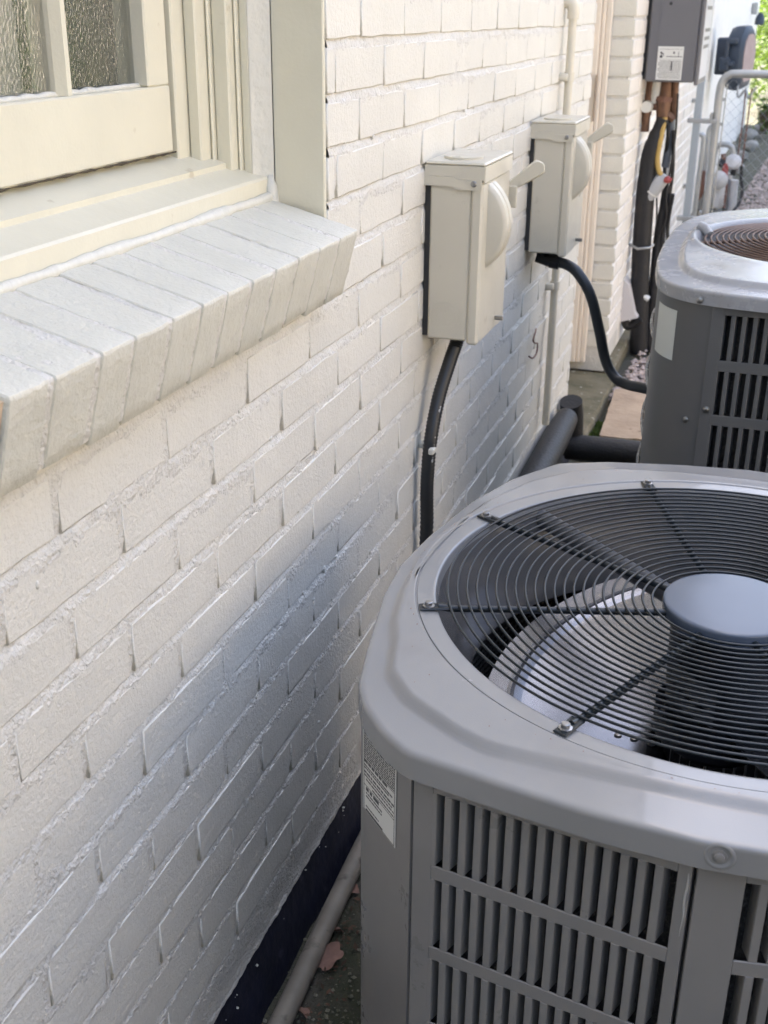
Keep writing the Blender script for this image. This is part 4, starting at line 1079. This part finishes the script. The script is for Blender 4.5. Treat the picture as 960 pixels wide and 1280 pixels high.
# chain link gate with its post
gy = 7.0
gp = thing('gate_post', 'flat blue grey upright gate post against the white wall below the heater', 'post', (0, gy, 0))
obj('upright', MB().box(.062, .102, -.02, .02, GZ - .05, .10, .004), M['greyplastic'], gp)
for z in (-.515, -1.05): obj('hinge_clamp', MB().box(.030, .200, -.026, .026, z - .012, z + .012, .003).box(.150, .165, -.03, .03, z - .012, z + .045, .003), M['galv'], gp)
gt = thing('chain_link_gate', 'galvanised chain link gate with a rounded tube corner standing across the passage', 'gate', (0, gy, 0))
fr = spline([(.188, 0, -1.27), (.188, 0, -.9), (.186, 0, -.5), (.186, 0, -.36), (.196, 0, -.305), (.225, 0, -.275), (.27, 0, -.267), (.5, 0, -.266), (1.3, 0, -.266)], 8)
obj('tube_frame', MB().tube(fr, .0215, 12), M['galv'], gt, smooth=60)
obj('stretcher_bar', MB().tube([(.222, .0, -.32), (.222, 0, -1.24)], .0042, 6), M['galv'], gt)
for z in (-.40, -.53, -.8, -1.1): obj('band', MB().box(.166, .226, -.004, .004, z - .008, z + .008).tube([(.188, 0, z - .009), (.188, 0, z + .009)], .024, 10), M['galv'], gt)
cl = MB(); d = .058
i = -30
while i < 40:
    for s_ in (1, -1):
        p0 = Vector((.225 + i * d, 0, -1.25)); pts = []
        a = max(0, (.225 - p0.x)) if s_ > 0 else max(0, p0.x - 1.28)
        b = min(.955, (1.28 - p0.x)) if s_ > 0 else min(.955, p0.x - .225)
        if b - a > .02: cl.tube([p0 + Vector((s_ * a, s_ * .002, a)), p0 + Vector((s_ * b, s_ * .002, b))], .0008, 4)
    i += 1
obj('mesh', cl, M['galv'], gt, kind='stuff')
obj('tube_frame', MB().tube([(.19, 0, -1.27), (1.3, 0, -1.27)], .0205, 10), M['galv'], gt, smooth=60)

# hose reel
hr = thing('hose_reel', 'dark navy wall mounted hose reel housing above the gate rail', 'hose reel', (0, 9.0, 0))
def reel_loop(k, x): 
    base = [(-.16, -.30), (-.17, -.20), (-.14, -.10), (-.07, -.045), (.06, -.04), (.15, -.09), (.19, -.20), (.18, -.36), (.12, -.44), (-.08, -.46), (-.15, -.40)]
    return [(x, a * k, -.25 + (z + .25) * k) for a, z in base]
q = MB().loops([reel_loop(.78, .05), reel_loop(.92, .058), reel_loop(.98, .085), reel_loop(1.0, .12), reel_loop(.98, .152), reel_loop(.88, .168), reel_loop(.80, .172)], cap0=True, cap1=True)
obj('housing', q, M['reel'], hr, smooth=35)
obj('bracket', MB().box(-.03, .07, -.10, .10, -.36, -.12, .01).box(.03, .10, -.20, -.12, -.33, -.24, .01), M['reel'], hr)
obj('grip', MB().box(.06, .14, -.195, -.160, -.16, -.12, .008).box(.06, .085, -.198, -.150, -.26, -.12, .008).box(.06, .13, -.200, -.150, -.30, -.265, .008), M['reel'], hr)
obj('badge', MB().loops([[(x, a * .74, -.25 + (z + .25) * .74) for (_, a, z) in [(0, p[1], p[2]) for p in reel_loop(1, 0)]] for x in (.171, .1765)], cap1=True), M['reelface'], hr, smooth=30)
hr.rotation_euler = (0, 0, rad(-14)); hr.location = (.075, 9.0, 0)
hz_ = MB().tube(spline([(.195, -.05, -.44), (.200, -.05, -.65), (.196, -.04, -.95), (.20, -.02, -1.00)], 6), .0055, 6).tube(spline([(.238, -.06, -.44), (.236, -.05, -.65), (.232, -.04, -.95), (.225, -.02, -1.0)], 6), .0055, 6)
obj('hose', hz_, M['rustpipe'], hr, smooth=60)
obj('hose_coil', MB().tube(spline([(.15, -.1, -.42), (.17, -.12, -.50), (.21, -.1, -.45), (.24, -.12, -.50), (.28, -.1, -.43)], 6), .008, 6), M['galv'], hr, smooth=60)

# gas meter and its pipes
gm = thing('gas_meter', 'cluttered grey gas meter with rusty pipes and red tag below the hose reel', 'gas meter', (0, 8.9, 0))
obj('meter_body', MB().box(.10, .20, -.10, .10, -1.27, -1.02, .03).lathe([(.0001, .0), (.06, .0), (.065, .03), (.045, .05), (.0001, .055)], n=18, Mx=Matrix.Translation((.15, -.10, -1.05)) @ Matrix.Rotation(rad(90), 4, 'X')), M['meter'], gm, smooth=40)
obj('regulator', MB().lathe([(.0001, -.02), (.05, -.02), (.058, 0), (.05, .02), (.02, .035), (.0001, .04)], n=18, Mx=Matrix.Translation((.23, -.05, -.93)) @ Matrix.Rotation(rad(60), 4, 'X')), M['meter'], gm, smooth=40)
obj('riser_pipe', MB().tube(spline([(.035, 0, -1.32), (.035, 0, -.8), (.04, 0, -.72), (.06, 0, -.70), (.065, 0, -.73)], 6), .017, 10).tube(spline([(.09, 0, -.99), (.10, 0, -.85), (.15, 0, -.82), (.21, 0, -.84), (.23, 0, -.92)], 6), .020, 10), M['galv'], gm, smooth=60)
obj('rusty_pipe', MB().tube(spline([(.155, -.04, -.88), (.175, -.05, -.98), (.195, -.05, -1.08), (.20, -.05, -1.25)], 6), .018, 10).tube(spline([(.03, -.06, -1.0), (.035, -.06, -1.14), (.01, -.06, -1.2)], 6), .020, 8), M['rustpipe'], gm, smooth=60)
obj('red_label', MB().box(.165, .205, -.085, -.078, -1.07, -.94, .004), M['red'], gm)
obj('black_valve', MB().tube([(.13, -.06, -.93), (.17, -.06, -.95)], .028, 8).tube([(.24, -.05, -.97), (.24, -.05, -1.02)], .02, 8), M['black'], gm, smooth=40)
obj('white_riser', MB().tube([(.255, 0, -1.32), (.25, 0, -1.06)], [.035, .032], 12).tube([(.21, .05, -1.32), (.215, .05, -1.02)], .02, 10), M['meter'], gm, smooth=50)
obj('hose_tail', MB().tube(spline([(.29, -.02, -.96), (.30, -.03, -1.05), (.32, -.06, -1.14), (.30, -.12, -1.22), (.25, -.18, -1.28)], 6), .012, 8), M['black'], gm, smooth=60)
tag(obj('galvanised_elbow_pipe', MB().tube(spline([(.060, 8.0, -1.32), (.062, 8.0, -.95), (.064, 8.0, -.72), (.05, 8.0, -.68), (.0, 8.0, -.68)], 6), [.016] * 25, 10), M['galv'], smooth=60), 'slim galvanised pipe with an elbow rising between the gate post and the gate', 'pipe')
# wall lamp at the far end
wl = thing('wall_lamp', 'tiny dark wall lamp high on the far end of the white wall', 'lamp', (0, 14.6, 0))
obj('bracket', MB().box(0.0, .06, -.05, .05, .02, .14, .01), M['galv'], wl)
obj('lamp_shade', MB().lathe([(.02, 0), (.05, -.06), (.055, -.12), (.03, -.13)], (.10, 0, .04), n=14, cap1=True), M['reel'], wl, smooth=40)
# field stones at the wall foot
for i, (x, y, s_) in enumerate(((.16, 10.6, .055), (.17, 11.6, .07), (.15, 12.7, .075), (.20, 13.7, .08), (.14, 15.0, .09), (.22, 15.8, .09))):
    rnd = random.Random(i); q = MB(); L = []
    for j in range(7):
        ph = math.pi * j / 6
        L.append([(s_ * (1.0 + .25 * rnd.uniform(-1, 1)) * math.sin(ph) * math.cos(a) * .9 + 1e-4, s_ * math.sin(ph) * math.sin(a) * (1 + .2 * rnd.uniform(-1, 1)), s_ * .75 * math.cos(ph)) for a in [2 * math.pi * k / 9 for k in range(9)]])
    q.loops(L); o = obj('field_stone', q, M['stone2'], smooth=45); o.location = (x, y, GZ + s_ * .35)
    o.rotation_euler = (rnd.uniform(-.3, .3), rnd.uniform(-.3, .3), rnd.uniform(0, 3))
    tag(o, ['small grey edging stone nearest the gas meter', 'second grey edging stone along the white wall', 'third grey edging stone along the white wall', 'squat grey edging stone in the middle of the row', 'large grey edging stone close to the lamp end of the wall', 'last pale edging stone at the gravel edge'][i], 'stone', 'edging stones along the white wall')

# ------------------------------------------------------------------ planting beyond and the neighbouring house
def leaves(mb, c, rx, ry, rz, n, size, rnd):
    clumps = []
    for _ in range(max(8, n // 130)):
        while True:
            p = Vector((rnd.uniform(-1, 1), rnd.uniform(-1, 1), rnd.uniform(-1, 1)))
            if .25 < p.length < 1: break
        clumps.append((p, rnd.uniform(.13, .26)))
    for i in range(n):
        p, s_ = rnd.choice(clumps)
        q = p + Vector((rnd.gauss(0, 1), rnd.gauss(0, 1), rnd.gauss(0, 1))) * s_
        o = Vector(c) + Vector((q.x * rx, q.y * ry, q.z * rz))
        a = Vector((rnd.gauss(0, 1), rnd.gauss(0, 1), rnd.gauss(0, .6))).normalized(); b = a.orthogonal().normalized()
        b = (b * rnd.uniform(.5, 1) + a.cross(b) * rnd.uniform(-1, 1)).normalized(); l = size * rnd.uniform(.6, 1.3)
        mb.add([o - a * l, o + b * l * .38, o + a * l, o - b * l * .38], [(0, 1, 2, 3)])
def bush(name, label, cat, loc, rx, ry, rz, n, size, mt_, seed, group=None):
    rnd = random.Random(seed); t = thing(name, label, cat, loc, group)
    q = MB(); leaves(q, (0, 0, rz * .95), rx, ry, rz, n, size, rnd); obj('crown', q, M[mt_], t)
    s_ = MB()
    for k in range(5):
        a = rnd.uniform(0, 6.28); s_.tube(spline([(0, 0, -.05), (.15 * math.cos(a) * rx, .15 * math.sin(a) * ry, rz * .5), (.5 * math.cos(a) * rx, .5 * math.sin(a) * ry, rz * 1.2)], 5), [.05 * (1 - i / 14) for i in range(11)], 6)
    obj('stem', s_, M['trunk'], t, smooth=60); return t
bush('bush', 'sunlit yellow green bush just past the end of the white wall', 'bush', (.75, 19.0, GZ), .95, 1.4, 1.0, 9000, .055, 'foliage', 3, 'bushes beyond the wall')
bush('bush', 'taller green bush behind the sunlit one beyond the wall', 'bush', (1.3, 23.0, GZ), 2.2, 1.8, 1.9, 9000, .075, 'foliage', 4, 'bushes beyond the wall')
bush('small_plant', 'little green plant growing out of the edging stones', 'plant', (.28, 15.2, GZ + .12), .16, .2, .14, 300, .05, 'foliage', 8)
bush('hedge_shrub', 'dense green shrub across the passage past the pink brick house corner', 'shrub', (4.3, 8.1, GZ), 1.1, 2.0, .85, 6000, .07, 'foliage2', 5)
nh = thing('unseen_neighbour_house', 'unseen sunlit neighbouring house, sized and coloured to bounce light into the passage', 'house', (0, 0, 0))  # out of view; height and colour shaped for its bounced light
obj('wall', MB().box(5.2, 11, -7, 7.5, GZ - .1, 2.3), M['pinkbrick'], nh)
obj('roof', MB().add([(4.85, -7.3, 2.31), (4.85, 7.8, 2.31), (8, 7.8, 3.5), (8, -7.3, 3.5), (11.3, 7.8, 2.31), (11.3, -7.3, 2.31)], [(0, 1, 2, 3), (3, 2, 4, 5), (1, 4, 2), (0, 3, 5), (0, 5, 4, 1)]), M['roof'], nh)
fc_ = thing('added_fence', 'unseen low dark board fence added to keep bounced light off the lower wall', 'fence', (1.9, 0, 0))  # added out of view; dark boards block low bounce onto the wall
fb_ = MB()
for i in range(38):
    y = -4 + .14 * i; fb_.box(0, .02, y + .002, y + .138, GZ - .02, -.42 + .01 * (i % 3), .002)
obj('boards', fb_, mat('dark_fence_wood', (.12, .10, .085), .8, var=.3, vscale=8), fc_, kind='stuff')
for i in range(3): obj('post', MB().box(.021, .11, -3.9 + 2 * i, -3.81 + 2 * i, GZ - .1, -.36), M['trunk'], fc_)

bush('hedge_shrub', 'unseen tall dark hedge added behind the viewpoint to shade the faces turned towards it', 'hedge', (1.2, -2.6, GZ), 1.9, .9, 1.25, 9000, .08, 'foliage2', 6)  # added out of view to cut light on faces turned to the camera

obj('bounce_ground', MB().add([(2.0, -14, GZ - .016), (5.2, -14, GZ - .016), (5.2, 24, GZ - .016), (2.0, 24, GZ - .016)], [(0, 1, 2, 3)]), mat('bounce_ground_concrete', (.27, .26, .24), .9, var=.15, vscale=1.5), kind='structure')  # unseen pale ground added to bounce sunlight up at the wall
